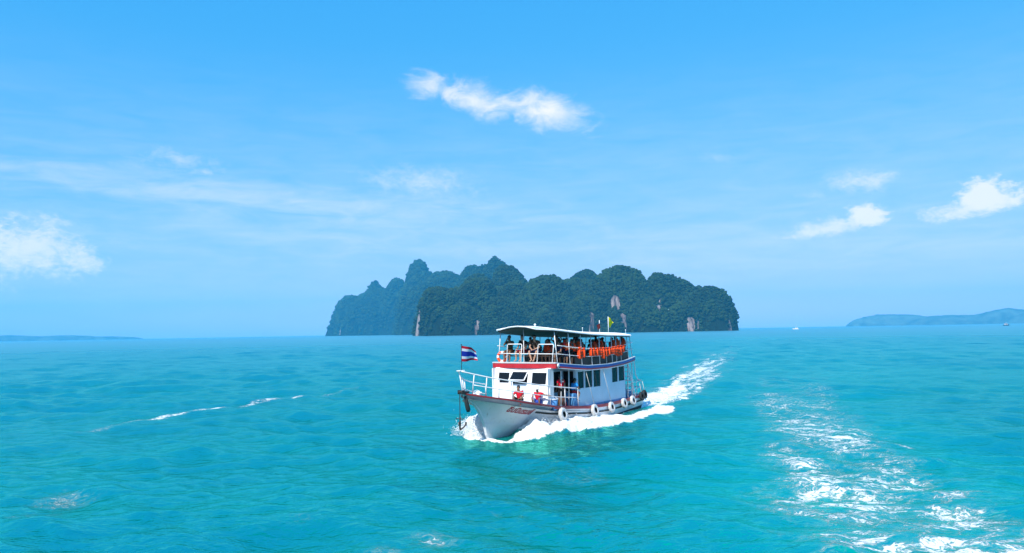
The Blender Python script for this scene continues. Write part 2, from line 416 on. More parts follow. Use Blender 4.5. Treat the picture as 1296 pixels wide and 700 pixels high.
mat_sea = bpy.data.materials.new('sea water'); mat_sea.use_nodes = True
t = NT(mat_sea.node_tree); b = t.n['Principled BSDF']
pos = t.node('ShaderNodeNewGeometry').outputs['Position']
fa = t.node('ShaderNodeAttribute', attribute_name='foam').outputs['Fac']
mk = t.node('ShaderNodeAttribute', attribute_name='milk').outputs['Fac']
flat = t.vm('MULTIPLY', pos, (1, 1, 0))
big = t.noise(flat, 0.035, 4.0, 0.6, 0.4); mid = t.noise(t.vm('MULTIPLY', flat, (0.5, 1.0, 0)), 0.22, 4.0, 0.6, 0.5)
DEEP = (0.0, 0.140, 0.148, 1); SHOAL = (0.0, 0.176, 0.140, 1); MILKY = (0.0, 0.315, 0.285, 1)
wc = t.mix(t.ss(t.m('ADD', big, t.m('MULTIPLY', t.m('SUBTRACT', mid, 0.5), 0.4)), 0.32, 0.62), DEEP, SHOAL)
wc = t.mix(t.m('MULTIPLY', mk, t.ss(mid, 0.2, 0.7, 0.35, 0.9)), wc, MILKY)
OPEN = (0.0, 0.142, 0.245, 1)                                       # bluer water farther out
chp = t.node('ShaderNodeAttribute', attribute_name='chop_tint').outputs['Fac']
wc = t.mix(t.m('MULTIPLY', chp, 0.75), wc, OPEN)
# foam: fine lace where there is little of it, solid white where there is much
warp = t.vm('SCALE', t.vm('SUBTRACT', t.noise(flat, 0.9, 3.0, 0.6, 0.0, True), (0.5, 0.5, 0.5)), None, 1.5)
fl = t.vm('ADD', flat, warp)
def ridge(v, sc, det=4.0):
    n = t.noise(v, sc, det, 0.6, 0.3)
    return t.m('SUBTRACT', 1.0, t.m('MULTIPLY', t.m('ABSOLUTE', t.m('SUBTRACT', n, 0.5)), 5.0))
r1 = ridge(t.vm('MULTIPLY', fl, (0.8, 1.25, 1)), 0.85); r2 = ridge(t.vm('MULTIPLY', fl, (0.75, 1.2, 1)), 3.3); fine = t.noise(fl, 10.0, 5.0, 0.72)
lace = t.m('ADD', t.m('MULTIPLY', r1, 0.44), t.m('ADD', t.m('MULTIPLY', r2, 0.34), t.m('MULTIPLY', fine, 0.62)))
fm = t.ss(t.m('ADD', t.m('MULTIPLY', fa, 1.55), t.m('SUBTRACT', lace, 1.62)), 0.0, 0.24)
fm = t.m('MULTIPLY', fm, t.ss(fa, 0.10, 0.32))
thin = t.m('MULTIPLY', t.ss(t.m('ADD', t.m('MULTIPLY', fa, 1.5), t.m('SUBTRACT', lace, 1.62)), -0.28, 0.25), t.m('MULTIPLY', t.ss(fa, 0.10, 0.4), 0.24))
cover = t.m('MAXIMUM', fm, thin)
col = t.mix(cover, wc, (0.86, 0.90, 0.92, 1))
rip = t.vm('MULTIPLY', flat, (1.0, 1.5, 0))
h1 = t.noise(rip, 1.5, 3.0, 0.55, 0.5); h2 = t.noise(t.vm('MULTIPLY', flat, (0.8, 1.4, 0)), 5.0, 3.0, 0.6, 0.3)
hh = t.m('ADD', t.m('MULTIPLY', h1, 0.13), t.m('ADD', t.m('MULTIPLY', h2, 0.042), t.m('MULTIPLY', t.m('MULTIPLY', cover, t.m('ADD', fine, r2)), 0.04)))
bn = t.node('ShaderNodeBump'); bn.inputs['Strength'].default_value = 0.9; bn.inputs['Distance'].default_value = 1.0
t.l.new(hh, bn.inputs['Height'])
# the body of the water under a reflecting skin; foam takes the skin away
t.n.remove(b)
body = t.node('ShaderNodeBsdfDiffuse'); t.put(body.inputs['Color'], col); t.l.new(bn.outputs[0], body.inputs['Normal'])
skin = t.node('ShaderNodeBsdfGlossy'); t.put(skin.inputs['Color'], t.mix(chp, (0.14, 0.91, 0.73, 1), (0.58, 0.94, 0.90, 1))); t.put(skin.inputs['Roughness'], t.m('ADD', 0.07, t.m('MULTIPLY', chp, 0.27))); t.l.new(bn.outputs[0], skin.inputs['Normal'])  # reflection's paling with distance is put into its tint: greener near, paler far
fr_ = t.node('ShaderNodeFresnel'); fr_.inputs['IOR'].default_value = 1.30; t.l.new(bn.outputs[0], fr_.inputs['Normal'])
mxs = t.node('ShaderNodeMixShader'); t.put(mxs.inputs[0], t.m('MULTIPLY', t.m('MULTIPLY', t.m('POWER', fr_.outputs[0], 1.6), 0.66), t.m('SUBTRACT', 1.0, t.m('MULTIPLY', cover, 0.9))))
t.l.new(body.outputs[0], mxs.inputs[1]); t.l.new(skin.outputs[0], mxs.inputs[2]); t.l.new(mxs.outputs[0], t.n['Material Output'].inputs['Surface'])
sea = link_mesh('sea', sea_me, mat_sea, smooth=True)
tag(sea, 'turquoise sea with small waves and white foam', 'sea', kind='structure')

# ------------------------------------------------------------------ limestone island with its jungle
def dome_field(X, Y, domes, seed, rough=0.16):
    Z = np.zeros_like(X); PN = 9.0
    nz = fbm(X / 52, Y / 52, 4, seed); nb = fbm(X / 90, Y / 90, 3, seed + 9)
    for az, dist, el, hw, dep, pw in domes:
        H = math.tan(R(el)) * dist + EYE; cx, cy = dist * math.sin(R(az)), dist * math.cos(R(az))
        rx = dist * math.tan(R(hw)); ry = rx * dep
        u = (X - cx); v = (Y - cy); ca, sa = math.cos(R(az)), math.sin(R(az))
        uu = (u * ca - v * sa) / rx; vv = (u * sa + v * ca) / ry
        r = np.hypot(uu, vv) * (1 + rough * nz + 0.8 * rough * nb)
        z = H * np.clip(1 - np.clip(r, 0, 1) ** pw, 0, 1) ** 0.60
        Z = Z + (z / 100.0) ** PN
    return 100.0 * Z ** (1 / PN)
ISLE = [(-2.0, 1760, 3.35, 5.6, .35, 3.6), (5.5, 1770, 3.75, 6.6, .32, 3.4), (10.8, 1720, 3.2, 5.4, .30, 3.6), (-9.2, 4006, 2.9, 4.3, .40, 3.0), (-4.0, 3122, 4.3, 4.8, .40, 3.0),
        (-12.0, 4103, 2.85, 1.55, 1.0, 2.3), (-13.2, 4143, 0.9, 0.42, 1.0, 2.4), (-10.4, 4046, 3.85, 0.95, 1.0, 1.7), (-10.3, 4043, 3.15, 2.2, .8, 2.4), (-8.7, 3940, 4.0, 1.2, 1.0, 2.4), (-8.8, 3960, 3.5, 1.5, 1, 2.4),
        (-7.1, 3620, 5.45, 1.25, 1.1, 2.6), (-6.7, 3540, 4.5, 2.2, .8, 2.6), (-5.0, 3273, 4.65, 2.2, .8, 2.6), (-3.0, 2971, 4.95, 2.0, .8, 2.4), (-2.2, 2850, 5.1, 0.8, 1, 2.2), (-1.2, 2700, 5.45, 1.7, .9, 2.4),
        (-0.3, 1990, 5.0, 2.1, .8, 2.4), (-2.6, 1960, 4.3, 1.8, .8, 2.4), (-5.5, 1630, 3.35, 2.05, .7, 4.0), (-2.7, 1640, 4.05, 2.1, .7, 2.8), (0.2, 1640, 3.75, 2.0, .7, 2.4), (2.5, 1600, 4.1, 2.7, .7, 2.3),
        (5.5, 1900, 4.35, 1.9, .8, 2.3), (8.3, 1620, 4.75, 2.8, .7, 2.0), (11.4, 1640, 4.1, 2.1, .7, 2.6), (12.9, 1640, 3.6, 1.2, .8, 2.6), (14.6, 1600, 2.95, 2.15, .7, 2.8), (15.3, 1600, 2.3, 1.5, .7, 3.2),
        (10.2, 1520, 2.3, 1.7, .6, 2.2), (5.6, 1530, 2.7, 1.9, .6, 2.2), (12.7, 1540, 1.9, 1.4, .6, 2.3), (-3.8, 1570, 2.2, 1.6, .6, 2.4), (-0.8, 1560, 2.5, 1.9, .6, 2.3), (3.0, 1530, 2.0, 1.5, .6, 2.4), (7.8, 1500, 1.5, 1.2, .6, 2.3)]
gx = np.concatenate([np.arange(-1090, -260, 8.0), np.arange(-260, 560, 5.0)]); gy = np.concatenate([np.arange(1380, 2200, 5.0), np.arange(2200, 4700, 10.0)])      # finer where the island is near
IX, IY = np.meshgrid(gx, gy, indexing='xy'); CA = np.gradient(gx)[None, :] * np.gradient(gy)[:, None]
IZ = dome_field(IX, IY, ISLE, 31, 0.17)
bumps = fbm(IX / 22, IY / 22, 3, 77)
crag = fbm(IX / 48, IY / 48, 3, 177)
IZ = np.where(IZ > 0.5, IZ * (1 + 0.03 * bumps + 0.06 * crag) + 1.4 * bumps * sstep(10, 40, IZ), -4.0)
IAZ = np.degrees(np.arctan2(IX, IY)); IEL = np.degrees(np.arctan2(IZ - EYE, np.hypot(IX, IY)))
rock = np.zeros_like(IX)
fr = fbm(IX / 9, IZ / 30, 3, 5)
CLIFFS = [(-7.32, 0.9, .30, 1.2, 0, 1720), (-7.0, 0.35, .35, .5, 0, 1720), (-2.72, .75, .40, .45, 0, 1700), (-4.2, .45, .35, .30, 0, 1700), (6.0, 1.1, .16, .8, 0, 1720), (7.9, 1.9, .40, .70, 0, 1720), (8.4, .8, .22, .4, 0, 1720), (13.6, .45, .60, .38, 0, 1700),
          (-12.9, .3, .3, .3, 0, 4300), (16.2, .3, .2, .3, 0, 1700), (11.0, 1.6, .30, .45, 0, 1720)]
for az, el, ha, he, _, dmax in CLIFFS:
    q = 1 - np.hypot((IAZ - az) / ha, (IEL - el) / he) + 0.8 * fr
    rock = np.maximum(rock, sstep(0.0, 0.35, q) * (np.hypot(IX, IY) < dmax))
rock = np.maximum(rock, (1 - sstep(2.0, 5.0, IZ)) * 0.30)
ny, nx = IX.shape
wob = fbm(IX / 14 + 3, IZ / 14, 3, 88)
V = np.stack([IX + 2.0 * wob, IY + 3.0 * wob, IZ], -1).reshape(-1, 3)
i, j = np.meshgrid(np.arange(ny - 1), np.arange(nx - 1), indexing='ij'); k = i * nx + j
Q = np.stack([k, k + 1, k + nx + 1, k + nx], -1).reshape(-1, 4)
keep = IZ.ravel()[Q].max(1) > -3.9
used = np.unique(Q[keep]); remap = -np.ones(len(V), int); remap[used] = np.arange(len(used))
isl_me = np_mesh('island', V[used], remap[Q[keep]])
attr(isl_me, 'rock', rock.ravel()[used])
mat_isl = bpy.data.materials.new('limestone and undergrowth'); mat_isl.use_nodes = True
t = NT(mat_isl.node_tree); b = t.n['Principled BSDF']; b.inputs['Roughness'].default_value = 0.95; b.inputs['Specular IOR Level'].default_value = 0.1
pos = t.node('ShaderNodeNewGeometry').outputs['Position']
n1 = t.noise(t.vm('MULTIPLY', pos, (1, 1, 0.16)), 0.16, 6.0, 0.65, 0.4); n2 = t.noise(pos, 0.05, 5.0, 0.6)
rc = t.mix(t.ss(n1, 0.35, 0.66), (0.04, 0.037, 0.038, 1), (0.34, 0.29, 0.28, 1)); rc = t.mix(t.ss(n2, 0.5, 0.75), rc, (0.24, 0.14, 0.11, 1))
gc = t.mix(t.noise(pos, 0.12, 5.0), (0.005, 0.012, 0.006, 1), (0.011, 0.022, 0.009, 1))
rk = t.node('ShaderNodeAttribute', attribute_name='rock').outputs['Fac']
t.put(b.inputs['Base Color'], t.mix(t.ss(t.m('ADD', rk, t.m('MULTIPLY', t.m('SUBTRACT', n1, 0.5), 0.8)), 0.35, 0.6), gc, rc))
bn = t.node('ShaderNodeBump'); bn.inputs['Strength'].default_value = 1.0; bn.inputs['Distance'].default_value = 4.0
t.l.new(n1, bn.inputs['Height']); t.l.new(bn.outputs[0], b.inputs['Normal'])
isl = link_mesh('island', isl_me, mat_isl)
tag(isl, 'limestone island rising steeply from the sea', 'island', kind='structure')

def icosa():
    p = (1 + 5 ** .5) / 2
    v = np.array([(-1, p, 0), (1, p, 0), (-1, -p, 0), (1, -p, 0), (0, -1, p), (0, 1, p), (0, -1, -p), (0, 1, -p), (p, 0, -1), (p, 0, 1), (-p, 0, -1), (-p, 0, 1)], float)
    f = np.array([(0, 11, 5), (0, 5, 1), (0, 1, 7), (0, 7, 10), (0, 10, 11), (1, 5, 9), (5, 11, 4), (11, 10, 2), (10, 7, 6), (7, 1, 8), (3, 9, 4), (3, 4, 2), (3, 2, 6), (3, 6, 8), (3, 8, 9), (4, 9, 5), (2, 4, 11), (6, 2, 10), (8, 6, 7), (9, 8, 1)])
    return v / np.linalg.norm(v[0]), f
ICO_V, ICO_F = icosa()
def clump_mesh(name, P, Rad, seed, squash=0.8, jit=0.30, tint=True):
    rs = np.random.RandomState(seed); n = len(P)
    v = ICO_V[None] * (1 + jit * rs.uniform(-1, 1, (n, 12, 1))); v[..., 2] *= squash
    a = rs.rand(n) * 6.28; c, s = np.cos(a)[:, None], np.sin(a)[:, None]
    x = v[..., 0] * c - v[..., 1] * s; y = v[..., 0] * s + v[..., 1] * c
    v = np.stack([x, y, v[..., 2]], -1) * Rad[:, None, None] + P[:, None, :]
    f = (ICO_F[None] + (np.arange(n) * 12)[:, None, None]).reshape(-1, 3)
    me = np_mesh(name, v.reshape(-1, 3), f)
    if tint: attr(me, 'tint', np.repeat(rs.rand(n), 12))
    return me
rs = np.random.RandomState(8)
dzx = np.gradient(IZ, gx, axis=1); dzy = np.gradient(IZ, gy, axis=0)
nrm = np.stack([-dzx, -dzy, np.ones_like(IZ)], -1); ar = np.linalg.norm(nrm, axis=-1); nrm /= ar[..., None]
view = np.stack([-IX, -IY, EYE - IZ], -1); view /= np.linalg.norm(view, axis=-1)[..., None]
face = (nrm * view).sum(-1)
wgt = np.where((IZ > 2.5) & (face > -0.22), np.minimum(ar, 6.0), 0.0) * (1 - sstep(0.25, 0.6, rock))
DI = np.hypot(IX, IY); wgt *= CA / (DI / 1600.0) ** 1.7
N = 50000
pick = rs.choice(IX.size, N, p=(wgt / wgt.sum()).ravel())
fx_, fy_ = rs.uniform(-.5, .5, N), rs.uniform(-.5, .5, N)
cs_ = np.sqrt(CA).ravel()[pick]; px_, py_ = IX.ravel()[pick] + cs_ * fx_, IY.ravel()[pick] + cs_ * fy_
pz_ = IZ.ravel()[pick] + np.clip(dzx.ravel()[pick], -4, 4) * cs_ * fx_ + np.clip(dzy.ravel()[pick], -4, 4) * cs_ * fy_
rad_ = (1.4 + 2.9 * rs.rand(N) ** 1.5) * (1 + 0.5 * (rs.rand(N) > 0.93)) * (DI.ravel()[pick] / 1600.0) ** 0.85
P = np.stack([px_, py_, np.maximum(pz_, 1.5)], -1) + nrm.reshape(-1, 3)[pick] * 1.0
jun_me = clump_mesh('jungle', P, rad_, 3)
mat_leaf = bpy.data.materials.new('jungle foliage'); mat_leaf.use_nodes = True
t = NT(mat_leaf.node_tree); b = t.n['Principled BSDF']; b.inputs['Roughness'].default_value = 0.9; b.inputs['Specular IOR Level'].default_value = 0.15
tn = t.node('ShaderNodeAttribute', attribute_name='tint').outputs['Fac']
pos = t.node('ShaderNodeNewGeometry').outputs['Position']
pn = t.noise(pos, 0.02, 4.0, 0.6)
lc = t.mix(tn, (0.002, 0.012, 0.007, 1), (0.020, 0.042, 0.012, 1)); lc = t.mix(t.ss(pn, 0.42, 0.62), lc, (0.020, 0.046, 0.010, 1)); lc = t.mix(t.m('MULTIPLY', t.ss(t.noise(pos, 0.055, 3.0, 0.6), 0.5, 0.66), 0.7), lc, (0.004, 0.014, 0.007, 1))
t.put(b.inputs['Base Color'], lc)
jun = link_mesh('jungle', jun_me, mat_leaf)
tag(jun, 'dense dark green jungle covering the limestone island', 'jungle', kind='stuff')

# far shores
mat_far_hazed = pmat('far wooded shore', (0.07, 0.12, 0.10), 0.95, var=0.5, vscale=0.01, spec=0.1)  # base colour lightened towards the haze, so distance haze is partly painted in
def far_hills(domes, x0, x1, y0, y1, st, seed, label):
    X, Y = np.meshgrid(np.arange(x0, x1, st), np.arange(y0, y1, st), indexing='xy')
    Z = dome_field(X, Y, domes, seed, 0.10)
    bz = fbm(X / 60, Y / 60, 4, seed + 3); Z = np.where(Z > .3, Z * (1 + 0.10 * bz), -6)
    ny, nx = X.shape
    i, j = np.meshgrid(np.arange(ny - 1), np.arange(nx - 1), indexing='ij'); k = i * nx + j
    Q = np.stack([k, k + 1, k + nx + 1, k + nx], -1).reshape(-1, 4); keep = Z.ravel()[Q].max(1) > -5.9
    V = np.stack([X, Y, Z], -1).reshape(-1, 3); used = np.unique(Q[keep]); remap = -np.ones(len(V), int); remap[used] = np.arange(len(used))
    o = link_mesh('hills', np_mesh('hills', V[used], remap[Q[keep]]), mat_far_hazed, smooth=True)
    return tag(o, label, 'hills', kind='structure')
far_hills([(26.2, 7300, .74, 2.4, .5, 1.8), (27.6, 7300, .70, 1.6, .5, 2), (30.3, 7300, .58, 3.6, .5, 2.2), (33.4, 7200, .90, 2.4, .5, 2), (36, 7100, .82, 3, .5, 2)], 2600, 5100, 5100, 7200, 22, 51, 'low wooded hills on the far shore beyond a small dark boat')
far_hills([(-34.0, 8300, .34, 2.6, .3, 2), (-30.8, 8300, .29, 2.6, .3, 2), (-28.3, 8300, .17, 2.0, .3, 2)], -5400, -3400, 6300, 7900, 24, 61, 'faint hazy hills on the horizon opposite the island')

# ------------------------------------------------------------------ the air
HZ = MB().box((0, 0, 215.0), (18600, 18600, 442.0))
mat_haze = bpy.data.materials.new('sea haze'); mat_haze.use_nodes = True
t = NT(mat_haze.node_tree); t.n.remove(t.n['Principled BSDF'])
pv = t.node('ShaderNodeVolumePrincipled'); pv.inputs['Color'].default_value = (0.07, 0.58, 1.0, 1); pv.inputs['Density'].default_value = 0.000105
t.l.new(pv.outputs[0], t.n['Material Output'].inputs['Volume'])
haze = HZ.build('haze', mat_haze); tag(haze, 'thin pale blue sea haze', 'haze', kind='stuff')

# ------------------------------------------------------------------ the tour boat
M = {}
M['white'] = pmat('white boat paint', (0.78, 0.79, 0.80), 0.38, var=0.06, vscale=1.2, streak=0.22, streak_col=(0.50, 0.44, 0.36))
M['hull'] = pmat('white hull paint', (0.82, 0.83, 0.84), 0.30, var=0.08, vscale=0.9, streak=0.55, streak_col=(0.42, 0.34, 0.26))
M['trim'] = pmat('white enamel trim', (0.80, 0.81, 0.82), 0.35, var=0.05)
M['red'] = pmat('red enamel', (0.52, 0.022, 0.035), 0.35, var=0.18, vscale=2.0)
M['maroon'] = pmat('dark red gunwale paint', (0.27, 0.018, 0.024), 0.45, var=0.3, vscale=3.0)
M['blue'] = pmat('blue enamel', (0.045, 0.085, 0.42), 0.35, var=0.15, vscale=2.0)
M['palewall'] = pmat('pale blue paint and painted wall shade', (0.56, 0.70, 0.82), 0.45, var=0.07, vscale=1.0, streak=0.15, streak_col=(0.36, 0.40, 0.42))  # on the walls, the blue of their shaded side is put into the colour
M['bluepatch'] = pmat('worn blue waterway paint', (0.10, 0.32, 0.62), 0.5, var=0.35, vscale=2.5)
M['glass'] = pmat('tinted window glass', (0.008, 0.010, 0.014), 0.08, spec=0.22)
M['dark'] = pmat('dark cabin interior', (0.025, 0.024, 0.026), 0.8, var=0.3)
M['underside_shade'] = pmat('awning underside with shade painted in', (0.045, 0.040, 0.036), 0.8, var=0.3, vscale=2.0)  # shade under the awning is put into this dark colour
M['roof'] = pmat('pale green roof paint', (0.40, 0.58, 0.58), 0.45, var=0.14, vscale=1.2, streak=0.25, streak_col=(0.36, 0.42, 0.40))
M['deck'] = pmat('worn grey deck paint', (0.30, 0.33, 0.34), 0.7, var=0.25, vscale=2.0)
M['rail'] = pmat('white painted pipe', (0.80, 0.80, 0.80), 0.3, var=0.08, vscale=8)
M['black'] = pmat('black rubber', (0.018, 0.018, 0.02), 0.75, var=0.3, bump=0.3)
M['tyrewhite'] = pmat('scuffed white painted tyre', (0.55, 0.55, 0.54), 0.65, var=0.30, vscale=6, streak=0.7, streak_col=(0.20, 0.19, 0.18), bump=0.5, bscale=18)
M['rope'] = pmat('pale rope', (0.55, 0.55, 0.52), 0.9, var=0.2, vscale=20, bump=0.6, bscale=80)
M['iron'] = pmat('rusty dark iron', (0.035, 0.025, 0.022), 0.7, 0.2, var=0.4, vscale=9)
M['boot'] = pmat('dark antifouling paint', (0.03, 0.035, 0.04), 0.6, var=0.3)
M['wood'] = pmat('varnished bench wood', (0.05, 0.028, 0.018), 0.5, var=0.3, vscale=6)
M['flagred'] = pmat('red flag cloth', (0.55, 0.02, 0.04), 0.85, spec=0.1); M['flagwhite'] = pmat('white flag cloth', (0.80, 0.80, 0.82), 0.85, spec=0.1)
M['flagblue'] = pmat('blue flag cloth', (0.015, 0.04, 0.36), 0.85, spec=0.1); M['yellow'] = pmat('yellow flag cloth', (0.80, 0.66, 0.02), 0.85, spec=0.1)
M['bucketblue'] = pmat('blue plastic tub', (0.10, 0.30, 0.62), 0.4, var=0.1); M['bucketwhite'] = pmat('white plastic tub', (0.74, 0.76, 0.78), 0.4, var=0.08)
M['dullred'] = pmat('faded red flag cloth', (0.16, 0.03, 0.03), 0.85, spec=0.1); M['orange'] = pmat('orange life jacket cloth', (0.90, 0.085, 0.015), 0.7, var=0.15, vscale=6, spec=0.2)
M['letter'] = pmat('dark red lettering', (0.42, 0.008, 0.030), 0.5)

boat = bpy.data.objects.new('tour_boat', None); COL.objects.link(boat)
boat.location = BC; boat.rotation_euler = (0, 0, BROT)
tag(boat, 'white two-deck tour boat with red and blue trim, crowded with passengers, ploughing through the sea', 'boat')

# --- hull: stations from stem (s = 0) to transom (s = 1), water lines from keel (t = 0) to sheer (t = 1)
XB, XS = 10.9, -7.6
ST_X = [-7.6, -7.0, -3.75, -1.1, 1.7, 5.4, 7.4, 8.7, 9.7, 10.4, 10.9]
SH_Z = [0.99, 0.95, 0.88, 0.87, 0.98, 1.30, 1.63, 1.90, 2.10, 2.25, 2.37]
SH_B = [1.68, 1.75, 2.00, 2.15, 2.20, 2.16, 1.96, 1.55, 1.00, 0.46, 0.04]
def sheer(x): return float(np.interp(x, ST_X, SH_Z))
def hb(x): return float(np.interp(x, ST_X, SH_B))
STEM = ([-0.8, 0.0, 0.64, 1.41, 2.0, 2.37], [8.2, 8.85, 9.08, 9.55, 10.25, 10.9])
def hull_pt(s, t):
    X = XB - s * (XB - XS); zs = sheer(X); z = -0.8 + t * (zs + 0.8)
    x = X - (XB - float(np.interp(z, *STEM))) * max(0, 1 - s * 1.5) ** 2.0
    full = min(1.0, s / 0.55); full = full * full * (3 - 2 * full)
    e = 1.25 - 1.08 * full                                   # V sections forward, full amidships
    return x, hb(X) * max(t, 0.0) ** e, z
NS, NTT = 60, 16
def hull_side(sg, off=0.0):
    P = []
    for i in range(NS + 1):
        s = (i / NS) ** 1.3; row = []
        for j in range(NTT + 1):
            x, y, z = hull_pt(s, j / NTT); row.append((x, sg * (y + off), z))
        P.append(row)
    return P
def hull_y(x, z):
    s = (XB - x) / (XB - XS)
    for _ in range(30):
        X = XB - s * (XB - XS); t = (z + 0.8) / (sheer(X) + 0.8); px = hull_pt(s, t)[0]
        s += 0.7 * (px - x) / (XB - XS); s = min(max(s, 0), 1)
    return hull_pt(s, min(max((z + 0.8) / (sheer(XB - s * (XB - XS)) + 0.8), 0), 1))[1]
mb = MB(); mb.grid(hull_side(1)); mb.grid(hull_side(-1))
tr = [hull_pt(1, j / NTT) for j in range(NTT + 1)]
mb.grid([[(x, y, z), (x, -y, z)] for x, y, z in tr])
hull = mb.build('hull', M['hull'], boat, smooth=False)
for p in hull.data.polygons: p.use_smooth = abs(p.normal.x) < 0.97
# foredeck and side decks inside the bulwark
def ring(f, xs): return [[(x, sg * f(x)[0], f(x)[1]) for sg in (1, 0.5, 0, -0.5, -1)] for x in xs]
xs = np.linspace(-7.55, 10.6, 44)
MB().grid([[(x, k * max(hb(x) - 0.05, 0.02), sheer(x) - 0.22 + 0.05 * (1 - k * k)) for k in (-1, -.5, 0, .5, 1)] for x in xs]).build('deck', M['deck'], boat)
# bulwark lining, gunwale cap, rubbing strakes follow the sheer
def sheer_strip(name, mat, x0, x1, prof, n=50, parent=boat, both=True):
    """prof: (outboard offset, height above the sheer) of a closed cross-section"""
    b_ = MB(); xx = np.linspace(x0, x1, n)
    for sg in ((1, -1) if both else (1,)):
        P = [[(x, sg * max(hb(x) + o, 0.005), sheer(x) + z) for o, z in prof + prof[:1]] for x in xx]
        b_.grid(P)
        for row in (P[0], P[-1]): b_.add(row[:-1], [tuple(range(len(row) - 1))])
    return b_.build(name, mat, parent)
sheer_strip('gunwale', M['maroon'], -7.55, 10.9, [(-0.09, -0.02), (0.045, -0.02), (0.045, 0.055), (-0.09, 0.055)])
sheer_strip('gunwale_stripe', M['red'], -7.5, 5.6, [(0.012, -0.10), (0.030, -0.10), (0.030, -0.024), (0.012, -0.024)])
def side_strip(name, mat, x0, x1, drop0, drop1, hgt, out, n=40):
    b_ = MB()
    for sg in (1, -1):
        P = []
        for x in np.linspace(x0, x1, n):
            z = sheer(x) - (drop0 + (drop1 - drop0) * (x - x0) / (x1 - x0)); y1 = hull_y(x, z); y0 = hull_y(x, z - hgt)
            P.append([(x, sg * (y1 - .02), z), (x, sg * (y1 + out), z), (x, sg * (y0 + out), z - hgt), (x, sg * (y0 - .02), z - hgt)])
        b_.grid(P)
        for row in (P[0], P[-1]): b_.add(row, [(0, 1, 2, 3)])
    return b_.build(name, mat, boat)
side_strip('rubbing_strake', M['black'], -7.4, 6.6, 0.30, 0.34, 0.085, 0.05)
side_strip('boot_stripe', M['boot'], -7.4, 2.4, 0.70, 0.78, 0.40, 0.012)
side_strip('spray_rail', M['hull'], 5.5, 9.0, 0.95, 1.25, 0.05, 0.045)
# stem bar and black chafing strip hung at the stem head
mb = MB()
for k in range(10):
    z0, z1 = 2.36 - k * 0.28, 2.36 - (k + 1) * 0.28
    p = [(float(np.interp(z, *STEM)), z) for z in (z0, z1)]
    mb.add([(p[a][0] + dx_, sy * .075, p[a][1]) for a in (0, 1) for dx_ in (-.22, .06) for sy in (-1, 1)], [(0, 2, 3, 1), (4, 5, 7, 6), (0, 1, 5, 4), (2, 6, 7, 3), (0, 4, 6, 2), (1, 3, 7, 5)])
mb.build('stem', M['hull'], boat)
MB().tube([(10.75, 0.06, 2.26), (10.72, 0.07, 1.95), (10.60, 0.08, 1.62), (10.56, 0.08, 1.48)], [.07, .10, .12, .09], 10).build('bow_fender', M['black'], boat, True)
mb = MB().box((10.78, 0, 2.44), (0.50, 0.30, 0.10), bev=.02); mb.tube([(11.06, -.12, 2.48), (11.06, .12, 2.48)], .075, 12); mb.box((11.03, .13, 2.47), (.22, .03, .2)); mb.box((11.03, -.13, 2.47), (.22, .03, .2))
mb.build('anchor_roller', M['iron'], boat)
mb = MB().tube([(9.6, 0, 2.0), (9.6, 0, 2.42)], .09, 12); mb.tube([(9.6, -.22, 2.34), (9.6, .22, 2.34)], .04, 8); mb.build('mooring_post', M['trim'], boat, True)

# --- boat's name, laid on the flare of the port bow
def hull_text(name, body, x0, drop, size, mat, shear=0.25):
    cu = bpy.data.curves.new(name, 'FONT'); cu.body = body; cu.size = size; cu.shear = shear; cu.extrude = 0.0; cu.offset = 0.014; cu.resolution_u = 2
    tmp = bpy.data.objects.new(name + '_src', cu); COL.objects.link(tmp)
    dg = bpy.context.evaluated_depsgraph_get(); dg.update()
    me = bpy.data.meshes.new_from_object(tmp.evaluated_get(dg)); bpy.data.objects.remove(tmp); bpy.data.curves.remove(cu)
    me.name = name; me.materials.clear()
    bm = bmesh.new(); bm.from_mesh(me); bmesh.ops.subdivide_edges(bm, edges=[e for e in bm.edges if e.calc_length() > size * .25], cuts=1)
    for v in bm.verts:
        x = x0 - v.co.x; z = sheer(x) - drop + v.co.y
        v.co = Vector((x, hull_y(x, z) + 0.012, z))
    bm.to_mesh(me); bm.free()
    return link_mesh(name, me, mat, hull)
hull_text('name_lettering', '\u0e25\u0e35\u0e19\u0e19\u0e34\u0e19\u0e23\u0e21\u0e22\u0e4c', 8.32, 0.52, 0.36, M['letter'], 0.35)

# --- upper deck and awning: sheets that follow the boat's sheer
def udeck_b(x): return float(np.interp(x, [-5.8, -4.5, -2, 1.7, 4, 5.2], [1.86, 2.02, 2.17, 2.24, 2.14, 2.02]))
def udeck_z(x): return float(np.interp(x, [-5.8, -3.6, -1, 1.7, 3.5, 5.2], [3.60, 3.42, 3.33, 3.36, 3.50, 3.66]))
def slab(name, mat, bfun, ztop, zbot, xs, parent, camber=0.0):
    ks = (-1, -.75, -.5, -.25, 0, .25, .5, .75, 1); mb = MB()
    T = [[(x, k * bfun(x), ztop(x) + camber * (1 - k * k)) for k in ks] for x in xs]; Bm = [[(x, k * bfun(x), zbot(x) + camber * (1 - k * k)) for k in ks] for x in xs]
    mb.grid(T); mb.grid([r_[::-1] for r_ in Bm])
    for c in (0, -1): mb.grid([[T[i][c], Bm[i][c]] for i in range(len(xs))])
    for c in (0, -1): mb.grid([T[c], Bm[c]])
    return mb.build(name, mat, parent)
xs = np.linspace(5.18, -5.8, 34)
updeck = slab('upper_deck', M['white'], lambda x: udeck_b(x) - .03, lambda x: udeck_z(x) - .03, lambda x: udeck_z(x) - .26, xs, boat)
